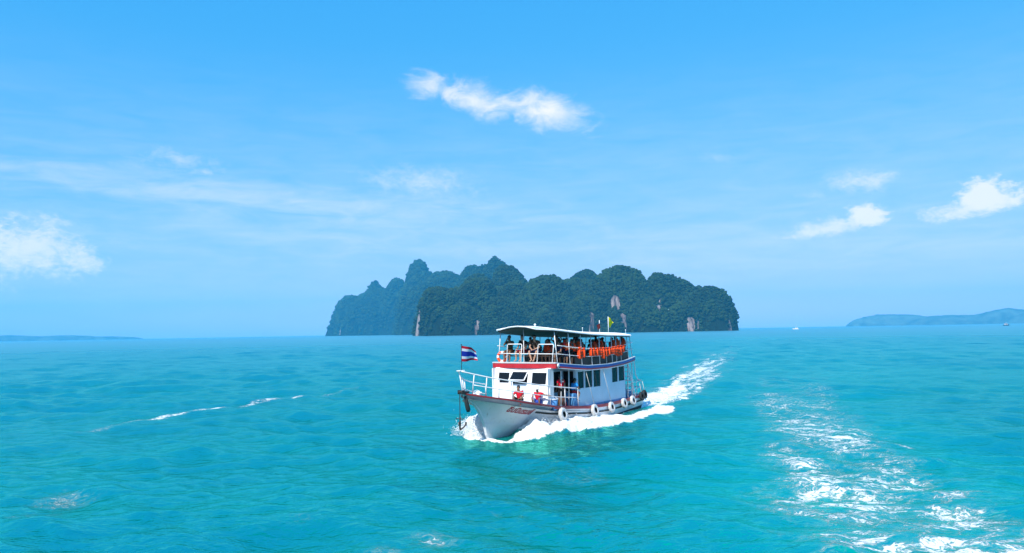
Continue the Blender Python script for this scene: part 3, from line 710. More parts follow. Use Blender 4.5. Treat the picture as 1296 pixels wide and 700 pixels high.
def band(name, mat, lo, hi, out, parent):
    mb = MB()
    for sg in (1, -1):
        P = [[(x, sg * (udeck_b(x) - .05), udeck_z(x) + hi), (x, sg * (udeck_b(x) + out), udeck_z(x) + hi), (x, sg * (udeck_b(x) + out), udeck_z(x) + lo), (x, sg * (udeck_b(x) - .05), udeck_z(x) + lo)] for x in xs]
        mb.grid(P)
        for row in (P[0], P[-1]): mb.add(row, [(0, 1, 2, 3)])
    return mb.build(name, mat, parent)
band('fascia', M['blue'], -0.150, -0.015, 0.03, updeck)
band('fascia_stripe', M['red'], -0.245, -0.154, 0.026, updeck)
band('fascia_lip', M['trim'], -0.011, 0.028, 0.05, updeck)
band('fascia_foot', M['trim'], -0.285, -0.249, 0.035, updeck)
def front_band(name, mat, lo, hi, out):
    mb = MB(); P = []
    for k in np.linspace(-1, 1, 15):
        y = k * (udeck_b(5.18) + 0.06); x = 5.19 + 0.22 * (1 - k * k)
        P.append([(x - .2 - .22 * (1 - k * k), y, udeck_z(5.2) + hi), (x + out, y, udeck_z(5.2) + hi), (x + out - .02, y, udeck_z(5.2) + lo), (x - .2 - .22 * (1 - k * k), y, udeck_z(5.2) + lo)])
    mb.grid(P)
    for row in (P[0], P[-1]): mb.add(row, [(0, 1, 2, 3)])
    return mb.build(name, mat, updeck)
front_band('front_fascia', M['red'], -0.29, -0.03, 0.05)
front_band('front_lip', M['trim'], -0.026, 0.032, 0.09)
MB().lathe([(0, .0), (.10, .0), (.12, .02), (.10, .05), (0, .06)], 16, Matrix.Translation((5.02, 2.10, 3.52)) @ Matrix.Rotation(R(-90), 4, 'X')).build('running_light', M['trim'], updeck, True)

def aw_b(x): return float(np.interp(x, [-6.3, -5.6, -4, 0, 3, 4.6, 5.3, 5.75], [1.25, 1.75, 2.05, 2.22, 2.15, 2.00, 1.75, 1.15]))
def aw_z(x): return float(np.interp(x, [-6.3, -4, -1, 1.0, 3, 4.8, 5.75], [5.02, 5.06, 5.13, 5.20, 5.33, 5.48, 5.56]))
axs = np.linspace(5.75, -6.3, 42)
awning = slab('awning_roof', M['roof'], aw_b, lambda x: aw_z(x), lambda x: aw_z(x) - .075, axs, boat, 0.17)
slab('underside_shade', M['underside_shade'], lambda x: aw_b(x) - .07, lambda x: aw_z(x) - .079, lambda x: aw_z(x) - .12, np.linspace(5.6, -6.2, 30), awning, 0.15)  # separate dark sheet carrying the painted shade under the roof
for x in np.arange(5.2, -6.1, -0.46):                      # roof battens, one by one
    P = [Vector((x, k * (aw_b(x) + .015), aw_z(x) + .17 * (1 - k * k) + .012)) for k in (-1, -.7, -.35, 0, .35, .7, 1)]
    MB().tube(P, .028, 6).build('roof_batten', M['trim'], awning)
MB().tube([(x, aw_b(x) + .012, aw_z(x) - .04) for x in axs], .032, 6).build('roof_edge', M['trim'], awning)
MB().tube([(x, -aw_b(x) - .012, aw_z(x) - .04) for x in axs], .032, 6).build('roof_edge', M['trim'], awning)
MB().tube([(5.78, k * 1.15, aw_z(5.75) - .03 + .17 * (1 - k * k)) for k in (-1, -.5, 0, .5, 1)], .034, 6).build('roof_edge', M['trim'], awning)
mb = MB().tube([(3.9, 0, 5.55), (3.9, 0, 5.72)], .035, 8); mb.pillow((3.9, 0, 5.78), (.07, .07, .07), e=1); mb.build('mast_light', M['trim'], awning, True)
for x, y in ((0.9, 1.5), (-5.9, 1.2)):
    MB().tube([(x, y, aw_z(x) + .04), (x, y, aw_z(x) + .34)], [.012, .012], 6).pillow((x, y, aw_z(x) + .36), (.035, .035, .035), e=1).build('antenna', M['trim'], awning)

# awning posts
POSTS = [4.82, 3.55, 2.22, 0.97, -0.09, -1.06, -1.92, -2.64, -3.39, -4.74, -5.55]
for x in POSTS:
    for sg in (1, -1):
        y = sg * (udeck_b(x) - .10)
        MB().tube([(x, y, udeck_z(x) - .03), (x, sg * (aw_b(x) - .14), aw_z(x) - .08)], .026, 8).build('awning_post', M['rail'], boat, True)
for y in (-0.07,):
    MB().tube([(5.05, y, udeck_z(5.05)), (5.05, y, aw_z(5.05) + .04)], .026, 8).build('awning_post', M['rail'], boat, True)
# upper deck railings: two frames in front, pipes along the sides and stern
def frame(y0, y1, zt, lean):
    x0 = 5.12; MB().tube([(x0, y0, udeck_z(5.1)), (x0 + .02, y0 + lean, zt - .05), (x0 + .02, y0 + lean + .05, zt), (x0 + .02, y1 + lean - .05, zt), (x0 + .02, y1 + lean, zt - .05), (x0, y1, udeck_z(5.1))], .028, 8).build('rail_frame', M['rail'], boat, True)
frame(-1.20, -0.24, 4.70, 0.10); frame(0.82, 1.80, 4.68, 0.12)
MB().tube([(5.10, -1.75, 4.18), (5.14, -1.2, 4.17), (5.14, 1.86, 4.15), (5.0, 1.98, 4.14)], .022, 8).build('front_rail', M['rail'], boat, True)
for sg in (1, -1):
    xx = np.linspace(4.85, -5.6, 24)
    for dz_, r_ in ((0.98, .024), (0.52, .020)):
        MB().tube([(x, sg * (udeck_b(x) - .07), udeck_z(x) + dz_) for x in xx], r_, 8).build('side_rail', M['rail'], boat, True)
for dz_ in (0.98, .52): MB().tube([(-5.62, -1.75, 3.6 + dz_), (-5.70, 0, 3.6 + dz_), (-5.62, 1.75, 3.6 + dz_)], .022, 8).build('stern_rail', M['rail'], boat, True)
# benches on the upper deck
def bench(name, c, size):
    b_ = MB().box((c[0], c[1], c[2] + .40), (size[0], size[1], .05), bev=.015); 
    for sx in (-1, 1): 
        for sy in (-1, 1): b_.box((c[0] + sx * (size[0] / 2 - .08), c[1] + sy * (size[1] / 2 - .06), c[2] + .185), (.06, .06, .372))
    return b_.build(name, M['wood'], boat)
bench('bench', (4.48, -0.1, udeck_z(4.48) + .02), (.42, 3.0, 0))
for x0 in (1.35, -0.85, -3.05, -4.6):
    for sg in (1, -1):                                     # locker benches with a foot step on the inboard side
        z0 = min(udeck_z(x0 - 1.05), udeck_z(x0), udeck_z(x0 + 1.05)) - .04
        MB().box((x0, sg * 1.55, z0 + .36), (2.15 if x0 > -4 else .9, .40, .66), bev=.02).box((x0, sg * 1.16, z0 + .15), (2.15 if x0 > -4 else .9, .34, .26), bev=.02).build('locker_bench', M['wood'], boat)
bench('bench', (3.55, 0.15, udeck_z(3.55) + .0), (.40, 2.2, 0)); bench('bench', (2.2, 0.0, udeck_z(2.2) - .02), (1.8, .5, 0)); bench('bench', (-2.0, 0.0, udeck_z(-2.0) - .02), (2.6, .5, 0))

# --- cabins with real openings
def wall(name, mat, O, U, Vv, W_, H_, holes, th, parent):
    """a panel from corner O along unit U (width) and Vv (height) with rectangular holes (u0, u1, v0, v1), th thick along U x V"""
    O = Vector(O); U = Vector(U).normalized(); Vv = Vector(Vv).normalized(); Nn = U.cross(Vv).normalized() * th
    us = sorted({0, W_, *[h[0] for h in holes], *[h[1] for h in holes]}); vs = sorted({0, H_, *[h[2] for h in holes], *[h[3] for h in holes]})
    mb = MB(); q = lambda u, v, n: O + U * u + Vv * v + Nn * n
    for a, b_ in zip(us, us[1:]):
        for c, d_ in zip(vs, vs[1:]):
            mu, mv = (a + b_) / 2, (c + d_) / 2
            if any(h[0] < mu < h[1] and h[2] < mv < h[3] for h in holes): continue
            for n in (0, 1): mb.add([q(a, c, n), q(b_, c, n), q(b_, d_, n), q(a, d_, n)], [(0, 1, 2, 3) if n else (3, 2, 1, 0)])
    for u0, u1, v0, v1 in [*holes, (0, W_, 0, H_)]:
        c = [(u0, v0), (u1, v0), (u1, v1), (u0, v1)]
        for k in range(4):
            (a, b_), (c2, d_) = c[k], c[(k + 1) % 4]; mb.add([q(a, b_, 0), q(c2, d_, 0), q(c2, d_, 1), q(a, b_, 1)], [(0, 1, 2, 3)])
    me = mb.mesh(name); return link_mesh(name, me, mat, parent), q
def window(q, h, parent, fmat, bar=0.035, glass=True, th=0.06, mull=0):
    """frame bars proud of the wall round the hole h and a pane set back in it; q maps (u, v, depth)"""
    u0, u1, v0, v1 = h; mb = MB()
    def bar_(a, b_, c, d_): mb.add([q(u, v, n) for n in (.2, 1.35) for u, v in ((a, c), (b_, c), (b_, d_), (a, d_))], [(3, 2, 1, 0), (4, 5, 6, 7), (0, 1, 5, 4), (1, 2, 6, 5), (2, 3, 7, 6), (3, 0, 4, 7)])
    bar_(u0 - bar * .4, u1 + bar * .4, v1 - bar * .6, v1 + bar * .4); bar_(u0 - bar * .4, u1 + bar * .4, v0 - bar * .4, v0 + bar * .6)
    bar_(u0 - bar * .4, u0 + bar * .6, v0 + bar * .6, v1 - bar * .6); bar_(u1 - bar * .6, u1 + bar * .4, v0 + bar * .6, v1 - bar * .6)
    for k in range(mull): 
        m_ = u0 + (u1 - u0) * (k + 1) / (mull + 1); bar_(m_ - bar * .5, m_ + bar * .5, v0 + bar * .6, v1 - bar * .6)
    wn = mb.build('window', fmat, parent)
    if glass: MB().add([q(u, v, .55) for u, v in ((u0, v0), (u1, v0), (u1, v1), (u0, v1))], [(0, 1, 2, 3)]).build('pane', M['glass'], wn)
    return wn
# wheelhouse front: raked, three windows; u runs from starboard to port
FW = 3.62; fo = Vector((5.72, -1.80, 1.30)); fv = Vector((-0.46, 0, 2.08))
h1 = (0.24, 1.00, 1.24, 1.86); h2 = (1.16, 2.22, 1.20, 1.94); h3 = (2.46, 3.42, 1.20, 1.88)
front, q = wall('wheelhouse_front', M['white'], fo, (0, 1, 0), fv, FW, fv.length, [h1, h2, h3], 0.06, boat)
window(q, h1, front, M['trim']); window(q, h2, front, M['trim'], glass=False); window(q, h3, front, M['trim'])
MB().add([q(u, v, -.1) for u, v in ((1.16, 1.20), (2.22, 1.20), (2.22, 1.94), (1.16, 1.94))], [(0, 1, 2, 3)]).build('pane', M['glass'], front)
# the middle window's sash, swung out on its top edge
hp = q(1.19, 1.90, 1.4); hp2 = q(2.19, 1.90, 1.4); outv = Vector((0.44, 0, -0.44)); mb = MB()
for a, b_ in ((hp, hp2), (hp2, hp2 + outv), (hp2 + outv, hp + outv), (hp + outv, hp)): mb.tube([a, b_], .034, 6)
sash = mb.build('open_sash', M['trim'], front); MB().add([hp, hp2, hp2 + outv, hp + outv], [(0, 1, 2, 3)]).build('pane', M['glass'], sash)
mb = MB(); mb.add([q(u, v, n) for n in (1.02, 1.5) for u, v in ((1.2, .66), (2.2, .66), (2.2, 1.12), (1.2, 1.12))], [(3, 2, 1, 0), (4, 5, 6, 7), (0, 1, 5, 4), (1, 2, 6, 5), (2, 3, 7, 6), (3, 0, 4, 7)]); mb.build('front_panel', M['palewall'], front)
# wheelhouse sides
top = 3.38
for sg in (-1,):
    h = (0.7, 1.7, 1.15, 1.8); sw, q = wall('wheelhouse_side', M['white'], (2.3, -1.80, 1.0), (1, 0, 0), (0, 0, 1), 3.35, 2.36, [h], 0.05, boat)
h = (0.10, 0.62, 1.05, 1.80)
sw, q = wall('wheelhouse_side', M['white'], (5.66, 1.77, 1.05), (-1, 0, 0), (-0.0, 0, 1), 0.62, 2.30, [], 0.05, boat)
# recessed passage on the port side: doorway and window in its inner wall
hd = (0.15, 0.85, 0.10, 1.98); hw_ = (1.00, 2.20, 0.80, 2.05)
rw, q = wall('passage_wall', M['palewall'], (5.0, 0.98, 1.06), (-1, 0, 0), (0, 0, 1), 2.35, 2.26, [hd, hw_], 0.05, boat)
window(q, hw_, rw, M['palewall'], 0.06); window(q, hd, rw, M['palewall'], .07, glass=False)
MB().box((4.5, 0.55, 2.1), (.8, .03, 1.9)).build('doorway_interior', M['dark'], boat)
bh = (0.10, 0.84, 0.85, 2.05); pb, q = wall('passage_bulkhead', M['palewall'], (2.66, 0.98, 1.06), (0, 1, 0), (0, 0, 1), 0.94, 2.20, [bh], 0.05, boat); window(q, bh, pb, M['palewall'], .05)
for x in (4.35, 3.45): MB().tube([(x, 1.86, sheer(x)), (x, 1.90, 3.2)], .035, 8).build('passage_post', M['rail'], boat, True)
# main cabin, port side (u aft) with its five windows, starboard side, ends
CW = 6.75; holes = [(0.12, 0.92, 1.12, 2.14), (1.02, 2.02, 1.10, 2.14), (2.12, 3.12, 1.08, 2.14), (4.72, 5.62, 1.18, 2.16), (5.72, 6.66, 1.20, 2.17)]
pu = Vector((-6.75, -0.06, 0.0))
for nm, (O, U) in {'p': ((2.64, 1.90, 0.92), pu), 's': ((-4.11, -1.90, 0.92), (1, 0, 0))}.items():
    hs_ = holes if nm == 'p' else [(CW - h[1], CW - h[0], h[2], h[3]) for h in holes]
    cw, q = wall('cabin_side', M['palewall'], O, U, (0, 0, 1), CW, 2.36, hs_, 0.05, boat)
    for h in hs_: window(q, h, cw, M['palewall'], .05)
    if nm == 'p':
        mb = MB(); mb.add([q(u, v, n) for n in (1.02, 1.3) for u, v in ((0.05, .02), (6.7, .02), (6.7, .14), (0.05, .14))], [(3, 2, 1, 0), (4, 5, 6, 7), (0, 1, 5, 4), (1, 2, 6, 5), (2, 3, 7, 6), (3, 0, 4, 7)]); mb.build('skirting_board', M['bluepatch'], cw)
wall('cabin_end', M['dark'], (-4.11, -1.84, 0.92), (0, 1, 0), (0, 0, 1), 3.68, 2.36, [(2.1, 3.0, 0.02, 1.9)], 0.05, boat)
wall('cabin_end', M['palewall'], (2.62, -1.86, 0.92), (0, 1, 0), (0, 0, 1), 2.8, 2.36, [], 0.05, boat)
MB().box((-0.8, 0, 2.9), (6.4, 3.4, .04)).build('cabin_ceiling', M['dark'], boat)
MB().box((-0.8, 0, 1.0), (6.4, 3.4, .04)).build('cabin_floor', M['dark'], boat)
# stern: companion ladder, posts, curved hand rails, platform rails
mb = MB()
for y in (1.25, 1.80): mb.tube([(-5.85, y, 0.95), (-4.7, y, 3.40)], .035, 8)
for k in range(8):
    f = k / 7 * .86 + .07; mb.box((-5.85 + 1.15 * f, 1.525, .95 + 2.45 * f), (.22, .56, .035))
mb.build('companion_ladder', M['trim'], boat)
for x in (-4.55, -5.45):
    for sg in (1, -1): MB().tube([(x, sg * (hb(x) - .08), sheer(x)), (x, sg * (udeck_b(x) - .12), udeck_z(x) - .26)], .035, 8).build('stern_post', M['rail'], boat, True)
for y in (1.70, 1.15, -1.4): MB().tube([(-5.75, y, 3.55), (-6.02, y, 3.3), (-6.15, y, 2.8), (-6.2, y, 2.4), (-6.55, y, 2.05), (-7.1, y, 1.95)], .032, 8).build('stern_handrail', M['rail'], boat, True)
for dz_ in (.5, .95): MB().tube([(-4.6, 1.80, sheer(-4.6) + dz_), (-7.4, 1.58, sheer(-7.4) + dz_), (-7.5, 0, sheer(-7.4) + dz_), (-7.4, -1.58, sheer(-7.4) + dz_), (-4.6, -1.8, sheer(-4.6) + dz_)], .026, 8).build('stern_platform_rail', M['rail'], boat, True)
for x in (-5.4, -6.4, -7.38): 
    for sg in (1, -1): MB().tube([(x, sg * (hb(x) - .12), sheer(x) - .02), (x, sg * (hb(x) - .14), sheer(x) + .95)], .024, 8).build('stanchion', M['rail'], boat, True)
MB().box((-6.5, .3, 1.05), (1.2, 1.6, .55), bev=.04).build('engine_box', M['bluepatch'], boat)
# bow pulpit and deck rails
def rail_y(x): return max(hb(x) - .09, 0)
RX = [11.15, 10.6, 9.9, 8.9, 7.9, 6.4, 4.8, 3.6, 2.8]; RZ = [3.50, 3.34, 3.14, 2.93, 2.75, 2.52, 2.33, 2.20, 2.12]; RY = [0.10, 0.42, 0.90, 1.42, 1.80, 2.0, 2.07, 2.1, 2.1]
def rz(x): return float(np.interp(-x, [-k for k in RX], RZ))
def ry(x): return float(np.interp(-x, [-k for k in RX], RY))
for sg in (1, -1):
    xe = 2.8 if sg > 0 else 5.8
    xx = np.arange(11.15, xe - .01, -0.25)
    MB().tube([(x, sg * ry(x), rz(x)) for x in xx], .030, 8).build('pulpit_rail', M['rail'], boat, True)
    xx = np.arange(10.5, xe - .01, -0.25)
    MB().tube([(x, sg * (ry(x) * .5 + rail_y(x) * .5), (rz(x) + sheer(x)) / 2) for x in xx], .022, 8).build('pulpit_mid_rail', M['rail'], boat, True)
    for x in ([10.55, 10.0, 9.4, 8.7, 7.3, 5.85, 4.3, 2.82] if sg > 0 else [10.55, 10.2, 9.8, 9.3, 8.8, 7.5, 6.1]):
        MB().tube([(x - .05, sg * rail_y(x - .05), sheer(x) + .04), (x, sg * ry(x), rz(x))], .026, 8).build('stanchion', M['rail'], boat, True)
MB().tube([(11.15, -.10, 3.5), (11.22, -.06, 3.5), (11.22, .06, 3.5), (11.15, .10, 3.5)], .030, 8).build('pulpit_tip', M['rail'], boat, True)
MB().box((11.05, 0, 3.52), (.42, .24, .05), bev=.015).build('pulpit_step', M['trim'], boat)

# --- things carried by the boat
def put(root, x, y, z, yaw=0.0):
    root.location = bw(x, y, z); root.rotation_euler = (0, 0, BROT + yaw); return root
def empty(name, x, y, z, yaw=0.0):
    o = bpy.data.objects.new(name, None); COL.objects.link(o); return put(o, x, y, z, yaw)
# tricolour at the bow: staff up, cloth streaming aft
fl = empty('flag', 10.98, 0, 3.54)
MB().tube([(0, 0, 0), (0, 0, 1.26)], .016, 8).pillow((0, 0, 1.27), (.03, .03, .03), e=1).build('staff', M['iron'], fl, True)
mb = MB(); NU, hz = 18, 0.78
def fpt(u, v):
    s = u * 1.28
    return (-s * .93, .10 * math.sin(5.2 * u + 1.1 * v) * (0.25 + u) + .14 * u, 1.22 - hz * v * (1 - .10 * u) - 0.34 * u * u * (1 - .72 * v) - 0.03 * math.sin(6 * u))
edges = [0, 1 / 6, 2 / 6, 4 / 6, 5 / 6, 1]
for k, mi in enumerate((0, 1, 2, 1, 0)):
    mb.cur = mi
    mb.grid([[fpt(i / NU, edges[k] + (edges[k + 1] - edges[k]) * j / 2) for j in range(3)] for i in range(NU + 1)])
cloth = mb.build('cloth', [M['flagred'], M['flagwhite'], M['flagblue']], fl, True)
tag(fl, 'red, white and blue striped flag flying from a staff on the bow rail', 'flag')
# yellow and red flags over the stern of the awning
def small_flag(x, y, z, hgt, label, mat, pts, width):
    r_ = empty('flag', x, y, z); MB().tube([(0, 0, 0), (0, 0, hgt)], .022, 8).build('staff', M['trim'], r_, True)
    MB().grid([[(pts(u, v)[0] * width, .06 * math.sin(5 * u + 2 * v), pts(u, v)[1]) for v in np.linspace(0, 1, 6)] for u in np.linspace(0, 1, 8)]).build('cloth', mat, r_, True)
    return tag(r_, label, 'flag')
small_flag(-5.7, 0.02, 5.17, 1.15, 'yellow flag on a white staff above the stern end of the awning', M['yellow'], lambda u, v: (-u * .95, 1.15 - .34 * u - v * (.52 + .30 * math.sin(math.pi * min(u * 1.2, 1)) - .45 * u)), 0.85)
small_flag(-5.5, -0.55, 5.14, 0.95, 'dull red flag beside the yellow one above the awning', M['dullred'], lambda u, v: (u * .8, .80 - .4 * v - .2 * u), 0.36)
# anchor hanging from the bow roller
an = empty('anchor', 11.16, 0, 0.62)
MB().tube([(0, 0, .62), (0, 0, 1.86)], .022, 6).build('chain', M['iron'], an)
MB().tube([(0, 0, .02), (0, 0, .66)], .035, 8).build('shank', M['iron'], an, True)
MB().tube([(0, -.24, .56), (0, .24, .56)], .022, 8).build('stock', M['iron'], an, True)
for sg in (1, -1):
    mb = MB().tube([(0, 0, .03), (-.13, sg * .12, .14), (-.26, sg * .22, .36)], [.04, .035, .02], 8); mb.box((-.22, sg * .19, .30), (.04, .13, .18), Matrix.Rotation(-sg * .6, 3, 'Z')); mb.build('fluke', M['iron'], an)
tag(an, 'dark iron anchor hanging on its chain below the bow roller', 'anchor')
# tyre fenders down the port side
def tyre(x, y, z, rope_to, white, label, rad=.34):
    r_ = empty('tyre_fender', x, y, z)
    prof = [(.165, -.085), (.22, -.115), (.31, -.115), (.36, -.085), (.375, -.03), (.375, .03), (.36, .085), (.31, .115), (.22, .115), (.165, .085)]
    m4 = Matrix.Translation((0, 0, -rad)) @ Matrix.Rotation(R(12), 4, 'X') @ Matrix.Rotation(R(90), 4, 'X')
    k = rad / .375
    MB().lathe([(a * k, b_ * k) for a, b_ in prof], 28, m4).build('carcass', M['tyrewhite'] if white else M['black'], r_, True)
    MB().lathe([(.165 * k, -.085 * k), (.285 * k, -.06 * k), (.32 * k, 0), (.285 * k, .06 * k), (.165 * k, .085 * k)], 28, m4).build('inner_lining', M['black'], r_, True)
    MB().lathe([(.155 * k, .078 * k), (.185 * k, .100 * k), (.21 * k, .114 * k)], 28, m4).build('bead', M['black'], r_, True)
    Mi = Matrix.Rotation(-BROT, 4, 'Z') @ Matrix.Translation(-bw(x, y, z))
    end = Mi @ bw(*rope_to)
    MB().tube([(0, 0, -.10), tuple(end * .5 + Vector((0, 0, -.04))), tuple(end)], .018, 6).build('rope', M['rope'], r_, True)
    return tag(r_, label, 'tyre', 'tyre fenders hung along the port side')
def ty(x, w_, to, lab, out=.16, dz_=.22, rad=.33): tyre(x, hb(x) + out, sheer(x) + dz_ - .10, to, w_, lab, rad)
ty(4.95, True, (4.95, hb(4.95) - .02, sheer(4.95) + .06), 'white painted tyre on a short rope below the crew on deck, nearest the boat\'s name', .15, .08, .37)
ty(1.2, True, (2.1, udeck_b(2.1) - .02, 3.32), 'white painted tyre on a long rope below the first cabin windows', .15, .24, .36)
ty(-1.15, True, (-0.2, udeck_b(-.2) - .02, 3.28), 'white painted tyre on a long rope below the blank stretch of cabin wall', .15, .26)
ty(-3.25, True, (-3.25, hb(-3.25) - .02, sheer(-3.25) + .06), 'white painted tyre below the rear pair of cabin windows', .15, .30)
ty(-4.85, True, (-4.85, hb(-4.85) - .02, sheer(-4.85) + .06), 'white painted tyre beside the companion ladder', .15, .30)
ty(-6.65, False, (-6.65, hb(-6.65) - .02, sheer(-6.65) + .9), 'black unpainted tyre at the stern platform', .13, .36, .30)
ty(-7.3, False, (-7.3, hb(-7.3) - .02, sheer(-7.3) + .9), 'black unpainted tyre at the very corner of the transom', .13, .42, .30)
# tubs and a life ring
def tub(x, y, r0, r1, hgt, mat, label, yaw=0):
    r_ = empty('tub', x, y, sheer(x) - .17, yaw)
    MB().lathe([(0, .02), (r0, .0), (r1, hgt), (r1 - .02, hgt), (r0 - .02, .04), (0, .04)], 24).build('body', mat, r_, True)
    MB().lathe([(r1 - .015, hgt - .04), (r1 + .03, hgt - .04), (r1 + .03, hgt + .01), (r1 - .015, hgt + .01)], 24).build('rim', M['bucketwhite'], r_)
    mb = MB().tube([(0, r1 + .02, hgt), (0, r1 * .6, hgt + .10), (0, 0, hgt + .14), (0, -r1 * .6, hgt + .10), (0, -r1 - .02, hgt)], .012, 6); mb.build('handle', M['trim'], r_, True)
    return tag(r_, label, 'tub')
tub(9.0, -0.5, .20, .24, .48, M['bucketwhite'], 'white plastic tub on the foredeck behind the bow rail')
tub(5.35, 1.92, .22, .27, .62, M['bucketblue'], 'blue plastic tub with white rim beside the crewman in the white cap')
lr = empty('life_ring', 4.92, -1.62, udeck_z(4.9) + .02)
mb = MB(); m4 = Matrix.Translation((0, 0, .33)) @ Matrix.Rotation(R(20), 4, 'Z') @ Matrix.Rotation(R(78), 4, 'Y')
def tor(a0, a1, n, mat):
    b_ = MB(); P = [m4 @ Vector((.26 * math.cos(a), .26 * math.sin(a), 0)) for a in np.linspace(a0, a1, n)]; b_.tube(P, .075, 10); return b_.build('ring_band', mat, lr, True)
for k in range(4): tor(k * math.pi / 2 + .28, (k + 1) * math.pi / 2 - .28, 10, M['orange']); tor(k * math.pi / 2 - .30, k * math.pi / 2 + .30, 6, M['trim'])
tag(lr, 'orange and white life ring at the starboard corner of the upper deck', 'life ring')

# ------------------------------------------------------------------ people: one skinned body per pose, clothes as parts
def skin_mesh(name, pts, edges, rad, root=0, sub=1):
    me = bpy.data.meshes.new(name + '_cage'); me.from_pydata([tuple(p) for p in pts], edges, [])
    o = bpy.data.objects.new(name + '_cage', me); COL.objects.link(o)
    md = o.modifiers.new('skin', 'SKIN'); md.use_smooth_shade = True; md.branch_smoothing = 0.4
    for k, r_ in enumerate(rad):
        sv = me.skin_vertices[0].data[k]; sv.radius = r_ if isinstance(r_, tuple) else (r_, r_); sv.use_root = (k == root)
    sb = o.modifiers.new('sub', 'SUBSURF'); sb.levels = sub; sb.render_levels = sub
    dg = bpy.context.evaluated_depsgraph_get(); dg.update()
    out = bpy.data.meshes.new_from_object(o.evaluated_get(dg)); out.name = name
    bpy.data.objects.remove(o); bpy.data.meshes.remove(me)
    out.materials.clear(); out.materials.append(None)
    out.polygons.foreach_set('use_smooth', [True] * len(out.polygons)); return out
def V3(*a): return Vector(a)
def lerp(a, b, t): return a + (b - a) * t
def make_pose(name, J, look=(1, 0, -0.08), jacket=False):
    """J: joint positions, figure facing +x, z up from the surface under the feet (or seat)"""
    J = {k: Vector(v) for k, v in J.items()}; lk = Vector(look).normalized()
    up = (J['neck'] - J['chest']).normalized(); upn = (V3(0, 0, 1) * .75 + up * .25).normalized()
    lk = (lk - upn * lk.dot(upn) * .6).normalized(); side = upn.cross(lk).normalized()
    skull = J['neck'] + upn * .155 + lk * .025; jaw = J['neck'] + upn * .075 + lk * .045; crown = skull + upn * .085 - lk * .01
    pts = []; rad = []; ed = []; ix = {}
    def add(k, p, r_, to=None):
        ix[k] = len(pts); pts.append(Vector(p)); rad.append(r_)
        if to: ed.append((ix[to], ix[k]))
    belly = lerp(J['pel'], J['chest'], .5)
    add('pel', J['pel'], (.145, .115)); add('belly', belly, (.135, .105), 'pel'); add('chest', J['chest'], (.155, .115), 'belly')
    add('neck', J['neck'], .058, 'chest'); add('jaw', jaw, (.066, .072), 'neck'); add('skull', skull, (.082, .098), 'jaw'); add('crown', crown, (.062, .075), 'skull')
    add('nose', jaw + upn * .045 + lk * .082, .014, 'jaw')
    for s in 'LR':
        sh, el, wr, ha = J['sh' + s], J['el' + s], J['wr' + s], J['ha' + s]
        add('sh' + s, sh, .062, 'chest'); add('ua' + s, lerp(sh, el, .5), .050, 'sh' + s); add('el' + s, el, .042, 'ua' + s); add('fa' + s, lerp(el, wr, .4), .041, 'el' + s); add('wr' + s, wr, .028, 'fa' + s)
        d = (ha - wr).normalized(); pal = wr + d * .05; add('pa' + s, pal, (.038, .020), 'wr' + s)
        a = d.cross(V3(0, 0, 1)); a = a.normalized() if a.length > .1 else V3(0, 1, 0); n = a.cross(d).normalized()
        for q, (o_, L) in enumerate(((-.03, .065), (-.010, .078), (.012, .074), (.032, .058))):
            base = pal + a * o_ + d * .035; add(f'f{q}{s}', base, .0095, 'pa' + s); add(f'm{q}{s}', base + d * L * .55 - n * .008, .009, f'f{q}{s}'); add(f't{q}{s}', base + d * L * .9 - n * .03, .0075, f'm{q}{s}')
        add('th' + s, wr + d * .035 + a * -.045 - n * .012, .011, 'wr' + s); add('tt' + s, wr + d * .085 + a * -.058 - n * .02, .009, 'th' + s)
        hp, kn, ak, to = J['hip' + s], J['kn' + s], J['an' + s], J['toe' + s]
        add('hip' + s, hp, .090, 'pel'); add('thg' + s, lerp(hp, kn, .45), .078, 'hip' + s); add('kn' + s, kn, .056, 'thg' + s); add('cf' + s, lerp(kn, ak, .35), .055, 'kn' + s); add('an' + s, ak, .036, 'cf' + s); add('toe' + s, to, (.042, .028), 'an' + s)
    out = {'body': skin_mesh(name + '_body', pts, ed, rad)}
    pts, rad, ed, ix = [], [], [], {}
    add('pel', lerp(J['pel'], belly, .25), (.165, .130)); add('belly', belly, (.160, .125), 'pel'); add('chest', J['chest'], (.175, .132), 'belly'); add('col', lerp(J['chest'], J['neck'], .78), .082, 'chest')
    for s in 'LR':
        add('sh' + s, J['sh' + s], .078, 'chest'); add('sl' + s, lerp(J['sh' + s], J['el' + s], .62), .070, 'sh' + s)
    out['shirt'] = skin_mesh(name + '_shirt', pts, ed, rad)
    pts, rad, ed, ix = [], [], [], {}
    add('pel', lerp(J['pel'], belly, .12), (.165, .130))
    for s in 'LR':
        add('hip' + s, J['hip' + s], .108, 'pel'); add('kn' + s, lerp(J['hip' + s], J['kn' + s], .55), .096, 'hip' + s); add('ke' + s, lerp(J['hip' + s], J['kn' + s], .98), .078, 'kn' + s)
    out['shorts'] = skin_mesh(name + '_shorts', pts, ed, rad)
    rot = Matrix((lk, side, upn)).transposed()
    mb = MB(); mb.pillow(skull - lk * .018 + upn * .022, (.108, .096, .098), rot, e=1.0, nu=16, nv=10)
    out['hair'] = None; hm = mb.mesh(name + '_hair')
    bm = bmesh.new(); bm.from_mesh(hm); dele = []
    for v in bm.verts:
        l = rot.transposed() @ (v.co - skull)
        if (l.x > .045 and l.z < .042) or l.z < -.085: dele.append(v)
    bmesh.ops.delete(bm, geom=dele, context='VERTS'); bm.to_mesh(hm); bm.free()
    hm.polygons.foreach_set('use_smooth', [True] * len(hm.polygons)); hm.materials.append(None); out['hair'] = hm
    mb = MB()
    for s in (-1, 1): mb.pillow(skull + lk * .088 + side * s * .032 - upn * .005, (.010, .014, .008), rot, e=1, nu=8, nv=6)
